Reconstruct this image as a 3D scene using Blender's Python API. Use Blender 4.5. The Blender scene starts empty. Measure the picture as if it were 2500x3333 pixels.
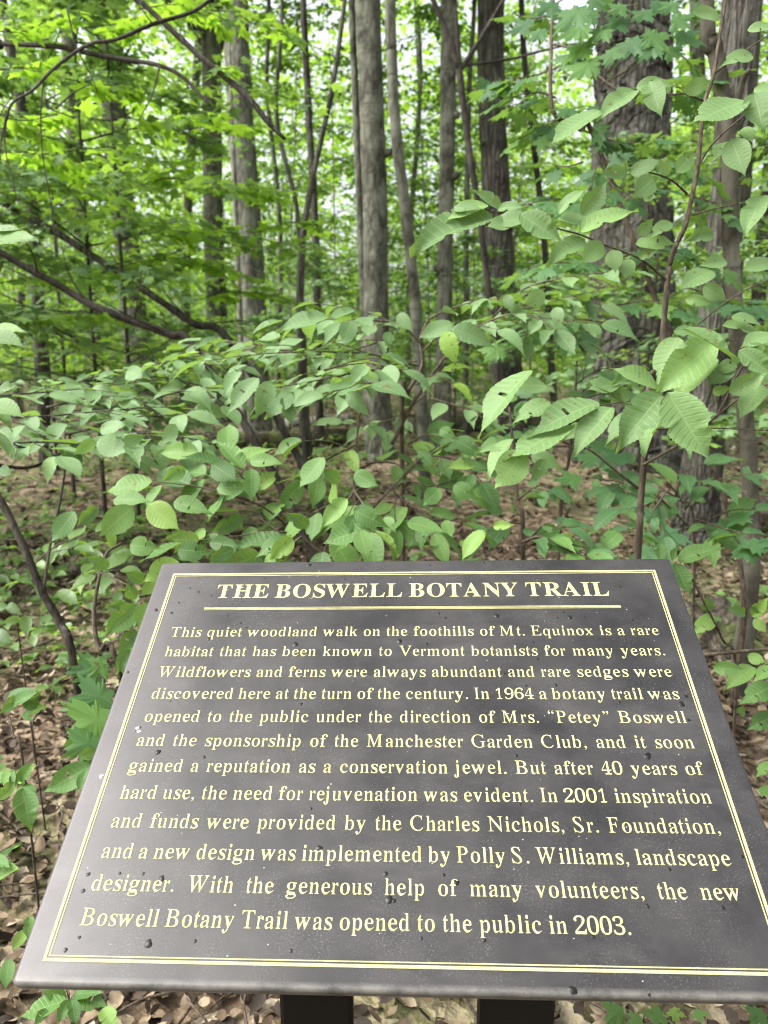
import bpy, math, random
import numpy as np
from mathutils import Vector, Matrix
from mathutils.geometry import tessellate_polygon

SC = bpy.context.scene
COL = SC.collection
R_ = math.radians

# ------------------------------------------------------------------ camera, sky, sun, exposure
PITCH = R_(12.0)
FPX = 2450.0                       # focal length in pixels of the 2500 x 3333 photograph
CAM = np.array([0.0, 0.0, 1.60])
cam = bpy.data.cameras.new('camera')
cam.sensor_fit = 'HORIZONTAL'
cam.sensor_width = 36.0
cam.lens = 36.0 * FPX / 2500.0
cam.clip_start = 0.02
cam.clip_end = 600.0
cam.dof.use_dof = True
cam.dof.focus_distance = 1.15
cam.dof.aperture_fstop = 7.5
cam_o = bpy.data.objects.new('camera', cam)
cam_o.location = CAM
cam_o.rotation_euler = (R_(90) - PITCH, 0, 0)
COL.objects.link(cam_o)
SC.camera = cam_o

SUN_EL, SUN_AZ = R_(52), R_(258)   # soft, from the left: the left sides of the trunks are the pale ones
world = bpy.data.worlds.new('World')
SC.world = world
world.use_nodes = True
nt = world.node_tree
nt.nodes.clear()
w_out = nt.nodes.new('ShaderNodeOutputWorld')
w_bg = nt.nodes.new('ShaderNodeBackground')
w_sky = nt.nodes.new('ShaderNodeTexSky')
w_sky.sky_type = 'NISHITA'
w_sky.sun_disc = False
w_sky.sun_elevation = SUN_EL
w_sky.sun_rotation = SUN_AZ
w_sky.dust_density = 6.0
w_sky.air_density = 1.0
w_hsv = nt.nodes.new('ShaderNodeHueSaturation')
w_hsv.inputs['Saturation'].default_value = 0.25      # an overcast sky is nearly white
w_hsv.inputs['Value'].default_value = 1.0
nt.links.new(w_sky.outputs[0], w_hsv.inputs['Color'])
nt.links.new(w_hsv.outputs[0], w_bg.inputs['Color'])
w_bg.inputs['Strength'].default_value = 0.15
nt.links.new(w_bg.outputs[0], w_out.inputs['Surface'])

sun = bpy.data.lights.new('sun', 'SUN')
sun.energy = 1.4
sun.angle = R_(35)
sun.color = (1.0, 0.97, 0.90)
sun_o = bpy.data.objects.new('sun', sun)
sun_o.rotation_euler = (R_(90) - SUN_EL, 0, math.pi - SUN_AZ)
COL.objects.link(sun_o)

SC.view_settings.view_transform = 'Standard'
SC.view_settings.look = 'None'
SC.view_settings.exposure = 1.64
SC.view_settings.gamma = 1.0
SC.render.engine = 'CYCLES'
SC.cycles.use_denoising = True
SC.cycles.filter_width = 1.05
SC.cycles.max_bounces = 7
SC.cycles.diffuse_bounces = 4
SC.cycles.glossy_bounces = 3
SC.cycles.transmission_bounces = 5
SC.cycles.transparent_max_bounces = 4
SC.cycles.caustics_reflective = False
SC.cycles.caustics_refractive = False
SC.cycles.sample_clamp_indirect = 6.0

# ------------------------------------------------------------------ picture geometry -> world
AX_R = np.array([1.0, 0, 0])
AX_F = np.array([0, math.cos(PITCH), -math.sin(PITCH)])
AX_U = np.array([0, math.sin(PITCH), math.cos(PITCH)])

def ray(sx, sy):
    return AX_F + AX_R * (sx - 1250.0) / FPX + AX_U * (1666.5 - sy) / FPX
def at(p, d):                       # a photo pixel at depth d along the optical axis
    return CAM + d * ray(*p)
def at_y(p, y):                     # a photo pixel at forward distance y
    v = ray(*p)
    return CAM + v * (y / v[1])
def D(x, y): return (x * 1.50693, y * 1.50693)          # overview pixels
def Z1(x, y): return (x / 1.3272, y / 1.3272)           # enlarged quarters
def Z2(x, y): return (1250 + x / 1.3272, y / 1.3272)
def Z3(x, y): return (x / 1.3272, 900 + y / 1.3272)
def Z4(x, y): return (1250 + x / 1.3272, 900 + y / 1.3272)
def Y1(x, y): return (x / 1.3272, 1750 + y / 1.3272)
def Y2(x, y): return (1250 + x / 1.3272, 1750 + y / 1.3272)

def ground_z(x, y):
    x = np.asarray(x, float); y = np.asarray(y, float)
    near = np.clip((np.hypot(x, y - 1.0) - 1.5) / 6.0, 0, 1)
    z = 0.05 * np.sin(x * 0.9 + 1.3) * np.cos(y * 0.7) + 0.03 * np.sin(x * 2.1 - y * 1.7)
    z = z + 0.10 * np.sin(x * 0.23 + 0.5) * np.sin(y * 0.19 + 1.0)
    return z * near

def norm(v):
    v = np.asarray(v, float)
    return v / (np.linalg.norm(v, axis=-1, keepdims=True) + 1e-12)

# ------------------------------------------------------------------ objects
def thing(name, label, cat, loc=(0, 0, 0), group=None):
    o = bpy.data.objects.new(name, None)
    o.empty_display_size = 0.1
    COL.objects.link(o)
    o.location = [float(v) for v in loc]
    o['label'] = label
    o['category'] = cat
    if group: o['group'] = group
    return o
def tag(o, label, cat, group=None):
    o['label'] = label; o['category'] = cat
    if group: o['group'] = group
    return o
def dup(root, loc, rotz=0.0, scale=1.0, label=None, group=None):
    r = root.copy(); COL.objects.link(r)
    r.location = [float(v) for v in loc]
    r.rotation_euler = (0, 0, rotz)
    r.scale = (scale,) * 3
    if label: r['label'] = label
    if group: r['group'] = group
    for ch in list(root.children):
        c = ch.copy(); COL.objects.link(c); c.parent = r
        for g in ch.children:
            d = g.copy(); COL.objects.link(d); d.parent = c
    return r

class MB:                            # collects triangles, links them as ONE mesh object
    def __init__(self): self.V = []; self.F = []; self.U = []; self.n = 0
    def add(self, V, F, U=None):
        V = np.asarray(V, float); F = np.asarray(F, np.int64)
        self.V.append(V); self.F.append(F + self.n)
        self.U.append(np.zeros((len(V), 3)) if U is None else U)
        self.n += len(V)
        return self
    def build(self, name, mat, parent=None, smooth=True, origin=None):
        V = np.vstack(self.V); F = np.vstack(self.F); U = np.vstack(self.U)
        if parent is not None and origin is None:
            V = V - np.array(parent.location)
        elif origin is not None:
            V = V - np.asarray(origin)
        me = bpy.data.meshes.new(name)
        me.vertices.add(len(V)); me.vertices.foreach_set('co', V.astype(np.float32).ravel())
        me.loops.add(F.size); me.loops.foreach_set('vertex_index', F.astype(np.int32).ravel())
        me.polygons.add(len(F))
        me.polygons.foreach_set('loop_start', np.arange(0, F.size, 3, dtype=np.int32))
        me.polygons.foreach_set('loop_total', np.full(len(F), 3, np.int32))
        me.polygons.foreach_set('use_smooth', np.full(len(F), smooth, bool))
        at_ = me.attributes.new('leaf_uv', 'FLOAT_VECTOR', 'POINT')
        at_.data.foreach_set('vector', U.astype(np.float32).ravel())
        me.update(); me.validate()
        if mat: me.materials.append(mat)
        o = bpy.data.objects.new(name, me)
        COL.objects.link(o)
        if parent is not None: o.parent = parent
        return o

def smooth_path(P, per=5):           # Catmull-Rom
    P = np.asarray(P, float)
    if len(P) < 3: 
        return np.array([P[0] + (P[-1] - P[0]) * t for t in np.linspace(0, 1, per + 1)])
    Q = np.vstack([2 * P[0] - P[1], P, 2 * P[-1] - P[-2]])
    out = []
    for i in range(1, len(Q) - 2):
        p0, p1, p2, p3 = Q[i - 1], Q[i], Q[i + 1], Q[i + 2]
        for t in np.linspace(0, 1, per, endpoint=False):
            out.append(.5 * ((2 * p1) + (-p0 + p2) * t + (2 * p0 - 5 * p1 + 4 * p2 - p3) * t * t
                             + (-p0 + 3 * p1 - 3 * p2 + p3) * t ** 3))
    out.append(P[-1])
    return np.array(out)

def tube(P, r, sides=6, lump=0.0, rng=None, ref=(0.31, 0.17, 0.93)):
    P = np.asarray(P, float); n = len(P)
    r = np.broadcast_to(np.asarray(r, float), (n,)) if np.ndim(r) else np.full(n, r)
    T = norm(np.gradient(P, axis=0))
    ref = norm(np.array(ref))
    A = np.cross(T, ref)
    bad = np.linalg.norm(A, axis=1) < .15
    A[bad] = np.cross(T[bad], np.array([0, 1, 0.1]))
    A = norm(A); B = norm(np.cross(T, A))
    ang = np.linspace(0, 2 * np.pi, sides, endpoint=False)
    rr = np.repeat(r[:, None], sides, 1)
    if lump and rng is not None:
        rr = rr * (1 + lump * rng.normal(size=(n, sides)) + lump * 1.5 * rng.normal(size=(1, sides)))
    V = P[:, None, :] + rr[:, :, None] * (np.cos(ang)[None, :, None] * A[:, None, :] + np.sin(ang)[None, :, None] * B[:, None, :])
    V = V.reshape(-1, 3)
    i, j = np.meshgrid(np.arange(n - 1), np.arange(sides), indexing='ij')
    a = (i * sides + j).ravel(); b = (i * sides + (j + 1) % sides).ravel()
    c = a + sides; d = b + sides
    F = np.vstack([np.c_[a, b, d], np.c_[a, d, c]])
    e0, e1 = len(V), len(V) + 1
    V = np.vstack([V, P[0], P[-1]])
    k = np.arange(sides)
    F = np.vstack([F, np.c_[np.full(sides, e0), (k + 1) % sides, k],
                   np.c_[np.full(sides, e1), (n - 1) * sides + k, (n - 1) * sides + (k + 1) % sides]])
    return V, F

def box(c, s):
    c = np.array(c, float); h = np.array(s, float) / 2
    V = np.array([[x, y, z] for x in (-1, 1) for y in (-1, 1) for z in (-1, 1)]) * h + c
    Q = [(0, 1, 3, 2), (4, 6, 7, 5), (0, 4, 5, 1), (2, 3, 7, 6), (0, 2, 6, 4), (1, 5, 7, 3)]
    return V, np.array([t for q in Q for t in ((q[0], q[1], q[2]), (q[0], q[2], q[3]))])

# ------------------------------------------------------------------ leaf templates (y along the leaf, z its upper side)
def ovate(nst=44, half=2, width=.28, pleat=.0035, serr=.020, droop=.10, fold=.10, seed=0, bite=0.0, holes=0):
    rs = np.random.RandomState(seed)
    cols = np.linspace(-1, 1, 2 * half + 1)
    V = []; U = []
    side = rs.uniform(-.05, .05)
    notch = [(rs.choice((-1, 1)), rs.uniform(.25, .8), rs.uniform(.02, .06), rs.uniform(.15, .45)) for _ in range(int(round(bite * 20)))]
    for i in range(nst + 1):
        u = i / nst
        w = width * 1.04 * (np.sin(np.pi * u ** .70) ** (.72 if u < .4 else .72 + .9 * (u - .4)) if 0 < u < 1 else 0.0)
        w *= 1.0 - .45 * max(0, u - .70) / .30
        for v in cols:
            e = 1.0
            if abs(v) == 1: e = 1 + serr * (1 if i % 2 else -1) * (1.6 if 0 < i < nst else 0)
            for ns, nu, nw, nd in notch:
                if v * ns > .4: e *= 1 - nd * math.exp(-((u - nu) / nw) ** 2)
            x = v * w * e
            y = u + (.16 * abs(v) * w if 0 < u < 1 else 0) + (serr * .6 if (abs(v) == 1 and i % 2) else 0)
            z = fold * abs(v) * w - pleat * math.sin(2 * math.pi * 11 * (u - .07 * abs(v))) * min(1, abs(v) * 1.6) * (1 if 0 < i < nst else 0) * (1 if nst > 20 else .6)
            z += -droop * u * u + .03 * np.sin(u * 7 + v * 2 + seed) * abs(v) * (width / .28) + side * v * u
            V.append((x, y, z)); U.append((u, v, 0))
    m = 2 * half + 1
    F = []
    gone = set()
    for h in range(holes):                           # holes eaten by insects
        i0, j0 = rs.randint(nst // 4, nst - nst // 4), rs.randint(0, m - 1)
        for q in range(rs.randint(1, 4)): gone.add((i0 + q, j0))
    for i in range(nst):
        for j in range(m - 1):
            if (i, j) in gone: continue
            a = i * m + j; b = a + 1; c = a + m; d = c + 1
            F += [(a, b, d), (a, d, c)]
    return np.array(V), np.array(F), np.array(U)

def maple(detail=1, seed=0, droop=.12):
    rs = np.random.RandomState(seed)
    pts = []
    lobes = [(-118, .34), (-62, .62), (0, .72), (62, .62), (118, .34)]
    cy = .30
    def pol(a, r): return (math.sin(R_(a)) * r, cy + math.cos(R_(a)) * r)
    for k, (a, L) in enumerate(lobes):
        L *= rs.uniform(.92, 1.08); a += rs.uniform(-5, 5)
        if detail:
            pts += [pol(a - 23, L * .58), pol(a - 16, L * .76), pol(a - 7, L * .70), pol(a - 3, L * .88), pol(a, L * 1.0),
                    pol(a + 3, L * .88), pol(a + 7, L * .70), pol(a + 16, L * .76), pol(a + 23, L * .58)]
        else:
            pts += [pol(a - 19, L * .68), pol(a, L), pol(a + 17, L * .66)]
        if k < 4: pts.append(pol((a + lobes[k + 1][0]) / 2, .33))
    pts = [(0.0, .02)] + pts
    V = [(0, cy, 0.0)] + [(x, y, 0) for x, y in pts]
    V = np.array(V, float)
    ang = np.arctan2(V[:, 0], V[:, 1] - cy); rad = np.hypot(V[:, 0], V[:, 1] - cy)
    V[:, 2] = .05 * np.cos(ang * 6) * rad - droop * (V[:, 1] - .1) ** 2 - .10 * np.abs(V[:, 0]) + .03 * rs.normal(size=len(V)) * rad
    n = len(pts)
    F = np.array([(0, 1 + (i + 1) % n, 1 + i) for i in range(n)])
    U = np.c_[V[:, 1], V[:, 0] * 1.4, np.ones(len(V))]
    return V, F, U

def kite(width=.30, fold=.12, droop=.08):
    V = np.array([(0, 0, 0), (-width, .42, fold * .5), (width, .42, fold * .5), (0, 1, -droop), (0, .45, 0)], float)
    F = np.array([(0, 4, 1), (0, 2, 4), (4, 3, 1), (4, 2, 3)])
    U = np.c_[V[:, 1], V[:, 0] * 3, np.zeros(5)]
    return V, F, U

ELM = [ovate(seed=s, droop=dr, fold=fo, bite=b, width=w, holes=1 if s in (2, 5) else 0) for s, dr, fo, b, w in
       ((1, .12, .18, .02, .245), (2, .24, .28, .06, .225), (3, .05, .12, .10, .26), (4, .18, .40, .04, .215), (5, .30, .15, .14, .25), (6, .10, .50, .08, .23))]
OVAL = [ovate(nst=16, half=1, seed=s, droop=dr, fold=fo, pleat=.008, serr=.03, width=w, bite=b) for s, dr, fo, w, b in
        ((11, .14, .25, .23, .0), (12, .26, .35, .205, .08), (13, .06, .15, .25, .08), (14, .38, .25, .22, .0), (15, .2, .55, .20, .12))]
SMALL = [ovate(nst=5, half=1, seed=s, droop=dr, fold=.25, pleat=0, serr=0, width=.29) for s, dr in ((21, .1), (22, .25))]
MAPLE = [maple(1, s, d) for s, d in ((31, .15), (32, .3), (33, .05))]
MAPLE_LO = [maple(0, s, d) for s, d in ((41, .15), (42, .35))]
KITE = [kite(), kite(.36, .2, .18)]
DEAD = [ovate(nst=7, half=1, seed=s, droop=dr, fold=fo, pleat=.02, serr=.03, width=w) for s, dr, fo, w in
        ((51, -.12, .3, .26), (52, .2, .1, .3), (53, -.05, -.3, .24), (54, .3, .3, .28), (55, 0, .05, .3), (56, -.3, .5, .2))]

def put_leaves(mb, T, O, Yd, N, S, rng, wid=None):
    """leaf template T (list of variants) at points O, axis Yd, normal N, length S"""
    O = np.asarray(O, float).reshape(-1, 3); k = len(O)
    if k == 0: return
    Yd = norm(np.asarray(Yd, float).reshape(-1, 3)); N = np.asarray(N, float).reshape(-1, 3)
    X = norm(np.cross(Yd, N)); Z = np.cross(X, Yd)
    S = np.broadcast_to(np.asarray(S, float), (k,))
    W = np.ones(k) if wid is None else np.broadcast_to(wid, (k,))
    which = rng.integers(0, len(T), k)
    for q, (V, F, U) in enumerate(T):
        m = np.nonzero(which == q)[0]
        if len(m) == 0: continue
        n = len(V)
        P = (O[m][:, None, :] + S[m][:, None, None] * (V[None, :, 0:1] * W[m][:, None, None] * X[m][:, None, :]
             + V[None, :, 1:2] * Yd[m][:, None, :] + V[None, :, 2:3] * Z[m][:, None, :]))
        FF = F[None] + (np.arange(len(m)) * n)[:, None, None]
        mb.add(P.reshape(-1, 3), FF.reshape(-1, 3), np.tile(U, (len(m), 1)))

# ------------------------------------------------------------------ materials
class NT:
    def __init__(self, name):
        self.m = bpy.data.materials.new(name); self.m.use_nodes = True
        self.t = self.m.node_tree; self.t.nodes.clear()
        self.out = self.n('ShaderNodeOutputMaterial')
    def n(self, typ, **kw):
        nd = self.t.nodes.new(typ)
        for k, v in kw.items():
            if k in nd.inputs.keys() if not hasattr(nd, k) else False: nd.inputs[k].default_value = v
            else: setattr(nd, k, v)
        return nd
    def l(self, a, b): self.t.links.new(a, b)
    def val(self, nd, **kw):
        for k, v in kw.items(): nd.inputs[k.replace('_', ' ')].default_value = v
        return nd
    def noise(self, vec, scale, detail=4, rough=.55, dist=0.0):
        nd = self.n('ShaderNodeTexNoise')
        nd.inputs['Scale'].default_value = scale; nd.inputs['Detail'].default_value = detail
        nd.inputs['Roughness'].default_value = rough; nd.inputs['Distortion'].default_value = dist
        if vec is not None: self.l(vec, nd.inputs['Vector'])
        return nd.outputs[0]
    def ramp(self, fac, stops, interp='LINEAR'):
        nd = self.n('ShaderNodeValToRGB'); nd.color_ramp.interpolation = interp
        el = nd.color_ramp.elements
        while len(el) < len(stops): el.new(.5)
        for e, (p, c) in zip(el, stops):
            e.position = p; e.color = (c[0], c[1], c[2], 1) if len(c) == 3 else c
        self.l(fac, nd.inputs[0]); return nd.outputs[0]
    def math(self, op, a, b=None):
        nd = self.n('ShaderNodeMath'); nd.operation = op
        for i, x in enumerate((a, b)):
            if x is None: continue
            if isinstance(x, (int, float)): nd.inputs[i].default_value = x
            else: self.l(x, nd.inputs[i])
        return nd.outputs[0]
    def mix(self, fac, a, b, mode='MIX'):
        nd = self.n('ShaderNodeMix'); nd.data_type = 'RGBA'; nd.blend_type = mode
        for i, x in ((0, fac), (6, a), (7, b)):
            if isinstance(x, (int, float)): nd.inputs[i].default_value = x
            elif isinstance(x, tuple): nd.inputs[i].default_value = (*x, 1)
            else: self.l(x, nd.inputs[i])
        return nd.outputs[2]
    def mapping(self, vec, scale=(1, 1, 1), loc=(0, 0, 0)):
        nd = self.n('ShaderNodeMapping'); nd.inputs['Scale'].default_value = scale; nd.inputs['Location'].default_value = loc
        self.l(vec, nd.inputs[0]); return nd.outputs[0]
    def bump(self, h, strength=.5, dist=.01):
        nd = self.n('ShaderNodeBump'); nd.inputs['Strength'].default_value = strength; nd.inputs['Distance'].default_value = dist
        self.l(h, nd.inputs['Height']); return nd.outputs[0]
    def principled(self, col, rough=.6, spec=.4, normal=None, metallic=0.0):
        p = self.n('ShaderNodeBsdfPrincipled')
        for k, v in (('Base Color', col), ('Roughness', rough), ('Specular IOR Level', spec), ('Metallic', metallic)):
            if isinstance(v, (int, float)): p.inputs[k].default_value = v
            elif isinstance(v, tuple): p.inputs[k].default_value = (*v, 1)
            else: self.l(v, p.inputs[k])
        if normal is not None: self.l(normal, p.inputs['Normal'])
        return p.outputs[0]
    def done(self, sh): self.l(sh, self.out.inputs['Surface']); return self.m
    def obj(self): return self.n('ShaderNodeTexCoord').outputs['Object']

def leaf_mat(name, stops, trans=.35, tcol=(.25, .42, .05), rough=.55, spec=.32, veins=True, spots=True):
    t = NT(name)
    geo = t.n('ShaderNodeNewGeometry')
    rnd = geo.outputs['Random Per Island']
    col = t.ramp(rnd, stops)
    o = t.obj()
    blot = t.noise(o, 35, 3)
    col = t.mix(t.math('MULTIPLY', blot, .35), col, t.mix(1.0, col, (.62, .70, .55), 'MULTIPLY'))
    normal = None
    if veins:
        a = t.n('ShaderNodeAttribute'); a.attribute_name = 'leaf_uv'
        s = t.n('ShaderNodeSeparateXYZ'); t.l(a.outputs['Vector'], s.inputs[0])
        av = t.math('ABSOLUTE', s.outputs[1])
        u2 = t.math('ADD', t.math('SUBTRACT', s.outputs[0], t.math('MULTIPLY', av, .07)), t.math('MULTIPLY', blot, .035))
        w = t.math('SINE', t.math('MULTIPLY', u2, 2 * math.pi * 11))
        vein = t.math('POWER', t.math('ABSOLUTE', t.math('MULTIPLY', t.math('ADD', w, 1.0), .5)), 9.0)
        mid = t.math('LESS_THAN', av, .045)
        lines = t.math('MAXIMUM', t.math('MULTIPLY', vein, .55), mid)
        lines = t.math('MULTIPLY', lines, t.math('SUBTRACT', 1.0, s.outputs[2]))
        col = t.mix(t.math('MULTIPLY', lines, .38), col, (.24, .36, .14))
        normal = t.bump(t.math('ADD', t.math('MULTIPLY', lines, -1.0), t.math('MULTIPLY', blot, .6)), .35, .002)
    if spots:
        sp = t.noise(o, 60, 2, .5)
        m = t.math('GREATER_THAN', sp, .70)
        col = t.mix(t.math('MULTIPLY', m, .8), col, (.10, .06, .02))
    p = t.principled(col, rough, spec, normal)
    tr = t.n('ShaderNodeBsdfTranslucent')
    t.l(t.mix(1.0, t.mix(.55, col, tcol), (1.5, 1.5, 1.2), 'MULTIPLY'), tr.inputs['Color'])
    mx = t.n('ShaderNodeMixShader'); mx.inputs[0].default_value = trans
    t.l(p, mx.inputs[1]); t.l(tr.outputs[0], mx.inputs[2])
    return t.done(mx.outputs[0])

M = {}
M['elm_leaf'] = leaf_mat('elm leaf', [(0, (.080, .145, .052)), (.4, (.120, .205, .076)), (.82, (.160, .260, .098)), (.94, (.165, .272, .085)), (1, (.18, .29, .075))], .26)
M['shrub_leaf'] = leaf_mat('shrub leaf', [(0, (.070, .135, .050)), (.4, (.118, .202, .085)), (.90, (.165, .265, .120)), (.96, (.17, .30, .05)), (1, (.21, .34, .05))], .28)
M['low_leaf'] = leaf_mat('low shrub leaf', [(0, (.045, .105, .028)), (.5, (.085, .175, .046)), (.85, (.13, .235, .06)), (1, (.19, .30, .06))], .26)
M['maple_leaf'] = leaf_mat('maple leaf', [(0, (.040, .105, .040)), (.6, (.065, .150, .052)), (1, (.11, .22, .05))], .30)
M['mid_leaf'] = leaf_mat('understory leaf', [(0, (.065, .125, .042)), (.5, (.120, .210, .072)), (.85, (.16, .265, .085)), (1, (.20, .33, .05))], .44, tcol=(.32, .52, .05), veins=False, spots=False, rough=.42, spec=.5)
M['deep_leaf'] = leaf_mat('deep wood leaf', [(0, (.025, .062, .018)), (.5, (.052, .115, .030)), (1, (.11, .21, .04))], .36, tcol=(.22, .42, .05), veins=False, spots=False)
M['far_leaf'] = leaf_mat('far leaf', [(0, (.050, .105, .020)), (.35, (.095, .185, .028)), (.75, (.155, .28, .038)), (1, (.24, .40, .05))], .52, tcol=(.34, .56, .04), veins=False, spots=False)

def bark_mat(name, dark, mid, pale, sx=14, sz=2.2, strength=.9, dist=.02, moss=0.0, lichen=.0, rings=False):
    t = NT(name); o = t.obj()
    st = t.mapping(o, (sx, sx, sz))
    n1 = t.noise(st, 1.6, 6, .65, .6)
    v = t.n('ShaderNodeTexVoronoi'); v.feature = 'DISTANCE_TO_EDGE'; v.inputs['Scale'].default_value = 1.3
    wob = t.noise(o, 4, 3)
    add = t.n('ShaderNodeVectorMath'); add.operation = 'ADD'; t.l(st, add.inputs[0])
    cmb = t.n('ShaderNodeCombineXYZ'); t.l(t.math('MULTIPLY', wob, .9), cmb.inputs[0]); t.l(t.math('MULTIPLY', wob, 1.4), cmb.inputs[1])
    t.l(cmb.outputs[0], add.inputs[1]); t.l(add.outputs[0], v.inputs['Vector'])
    crack = t.ramp(v.outputs['Distance'], [(0, (0, 0, 0)), (.22, (1, 1, 1))])
    h = t.math('ADD', t.math('MULTIPLY', crack, .7), n1)
    col = t.ramp(n1, [(.28, dark), (.5, mid), (.72, pale)])
    col = t.mix(crack, t.mix(1.0, col, (.45, .42, .40), 'MULTIPLY'), col)
    big = t.noise(o, 3.2, 4, .6)
    col = t.mix(t.math('MULTIPLY', t.ramp(big, [(.45, (0, 0, 0)), (.62, (1, 1, 1))]), .45 + lichen), col, pale)
    drk = t.noise(t.mapping(o, (2.6, 2.6, 1.3), (5, 1, 3)), 1.5, 5, .65)
    col = t.mix(t.math('MULTIPLY', t.ramp(drk, [(.50, (0, 0, 0)), (.60, (1, 1, 1))]), .55), col, t.mix(1.0, col, (.42, .40, .36), 'MULTIPLY'))
    if rings:
        rg = t.noise(t.mapping(o, (3, 3, 26)), 1.0, 3, .6)
        col = t.mix(t.ramp(rg, [(.60, (0, 0, 0)), (.68, (.7, .7, .7))]), col, dark)
    fine = t.noise(o, 60, 3)
    col = t.mix(.25, col, t.mix(1.0, col, t.ramp(fine, [(.3, (.4, .4, .4)), (.7, (1.5, 1.5, 1.5))]), 'MULTIPLY'))
    if moss:
        g = t.noise(o, 5.5, 5, .6)
        mk = t.ramp(g, [(.62 - moss * .25, (0, 0, 0)), (.72 - moss * .2, (1, 1, 1))])
        col = t.mix(t.math('MULTIPLY', mk, .8), col, (.10, .13, .035))
    return t.done(t.principled(col, .85, .25, t.bump(h, strength, dist)))
M['bark_grey'] = bark_mat('grey bark', (.048, .048, .037), (.105, .107, .081), (.19, .196, .15), 7, 2.2, .55, .012, rings=True, lichen=.2)
M['bark_pale'] = bark_mat('pale bark', (.09, .088, .075), (.185, .185, .15), (.34, .34, .29), 9, 1.5, .6, .015, rings=True)
M['bark_dark'] = bark_mat('dark bark', (.026, .025, .019), (.066, .064, .050), (.125, .122, .098), 12, 1.6, .8, .02)
M['bark_big'] = bark_mat('old furrowed bark', (.036, .034, .028), (.092, .088, .074), (.17, .165, .142), 9, 1.1, 1.0, .05, moss=.15)
M['bark_ash'] = bark_mat('deep furrowed bark', (.035, .031, .026), (.11, .104, .088), (.23, .22, .19), 20, 2.0, 1.0, .03, moss=.1)
M['bark_smooth'] = bark_mat('smooth bark', (.06, .056, .042), (.115, .108, .083), (.20, .19, .15), 8, 3, .35, .006, moss=.1, rings=True)
M['bark_limb'] = bark_mat('dark limb bark', (.020, .017, .014), (.045, .038, .031), (.11, .098, .08), 30, 6, .5, .006)
M['bark_limb_grey'] = bark_mat('weathered limb bark', (.06, .052, .04), (.14, .125, .10), (.27, .25, .21), 30, 6, .5, .006)
M['twig'] = bark_mat('twig bark', (.035, .026, .018), (.085, .065, .046), (.17, .14, .105), 60, 14, .4, .002)
M['log'] = bark_mat('fallen log', (.03, .025, .02), (.075, .062, .048), (.17, .145, .11), 12, 12, .8, .02, moss=.55)
M['birch'] = bark_mat('white birch bark', (.18, .17, .15), (.55, .53, .49), (.72, .70, .66), 4, 20, .3, .006)

def litter_mat():
    t = NT('dry leaf')
    rnd = t.n('ShaderNodeNewGeometry').outputs['Random Per Island']
    col = t.ramp(rnd, [(0, (.020, .013, .008)), (.35, (.055, .036, .021)), (.6, (.105, .074, .044)), (.8, (.17, .13, .083)), (.95, (.26, .21, .145)), (1, (.36, .31, .24))])
    n = t.noise(t.obj(), 45, 4)
    col = t.mix(.7, col, t.mix(1.0, col, t.ramp(n, [(.3, (.45, .42, .40)), (.65, (1.15, 1.1, 1.05))]), 'MULTIPLY'))
    return t.done(t.principled(col, .7, .3, t.bump(n, .4, .004)))
M['litter'] = litter_mat()

def ground_mat():
    t = NT('forest floor'); o = t.obj()
    v = t.n('ShaderNodeTexVoronoi'); v.inputs['Scale'].default_value = 15; v.inputs['Randomness'].default_value = 1
    wob = t.noise(o, 9, 3)
    add = t.n('ShaderNodeVectorMath'); add.operation = 'ADD'; t.l(o, add.inputs[0])
    cmb = t.n('ShaderNodeCombineXYZ'); t.l(t.math('MULTIPLY', wob, .18), cmb.inputs[0]); t.l(t.math('MULTIPLY', wob, -.15), cmb.inputs[1])
    t.l(cmb.outputs[0], add.inputs[1]); t.l(add.outputs[0], v.inputs['Vector'])
    sep = t.n('ShaderNodeSeparateColor'); t.l(v.outputs['Color'], sep.inputs[0])
    col = t.ramp(sep.outputs[0], [(0, (.045, .030, .018)), (.3, (.11, .075, .046)), (.6, (.20, .145, .095)), (.85, (.29, .225, .155)), (1, (.38, .31, .23))])
    big = t.noise(o, .55, 4, .6)
    col = t.mix(t.ramp(big, [(.46, (0, 0, 0)), (.62, (.75, .75, .75))]), col, t.mix(t.noise(o, 25, 3), (.05, .085, .025), (.12, .17, .055)))
    soil = t.noise(o, 1.7, 5, .6)
    col = t.mix(t.ramp(soil, [(.52, (0, 0, 0)), (.66, (.7, .7, .7))]), col, (.045, .032, .022))
    h = t.math('ADD', v.outputs['Distance'], t.noise(o, 30, 4))
    return t.done(t.principled(col, .9, .2, t.bump(h, .8, .03)))
M['ground'] = ground_mat()

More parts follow.
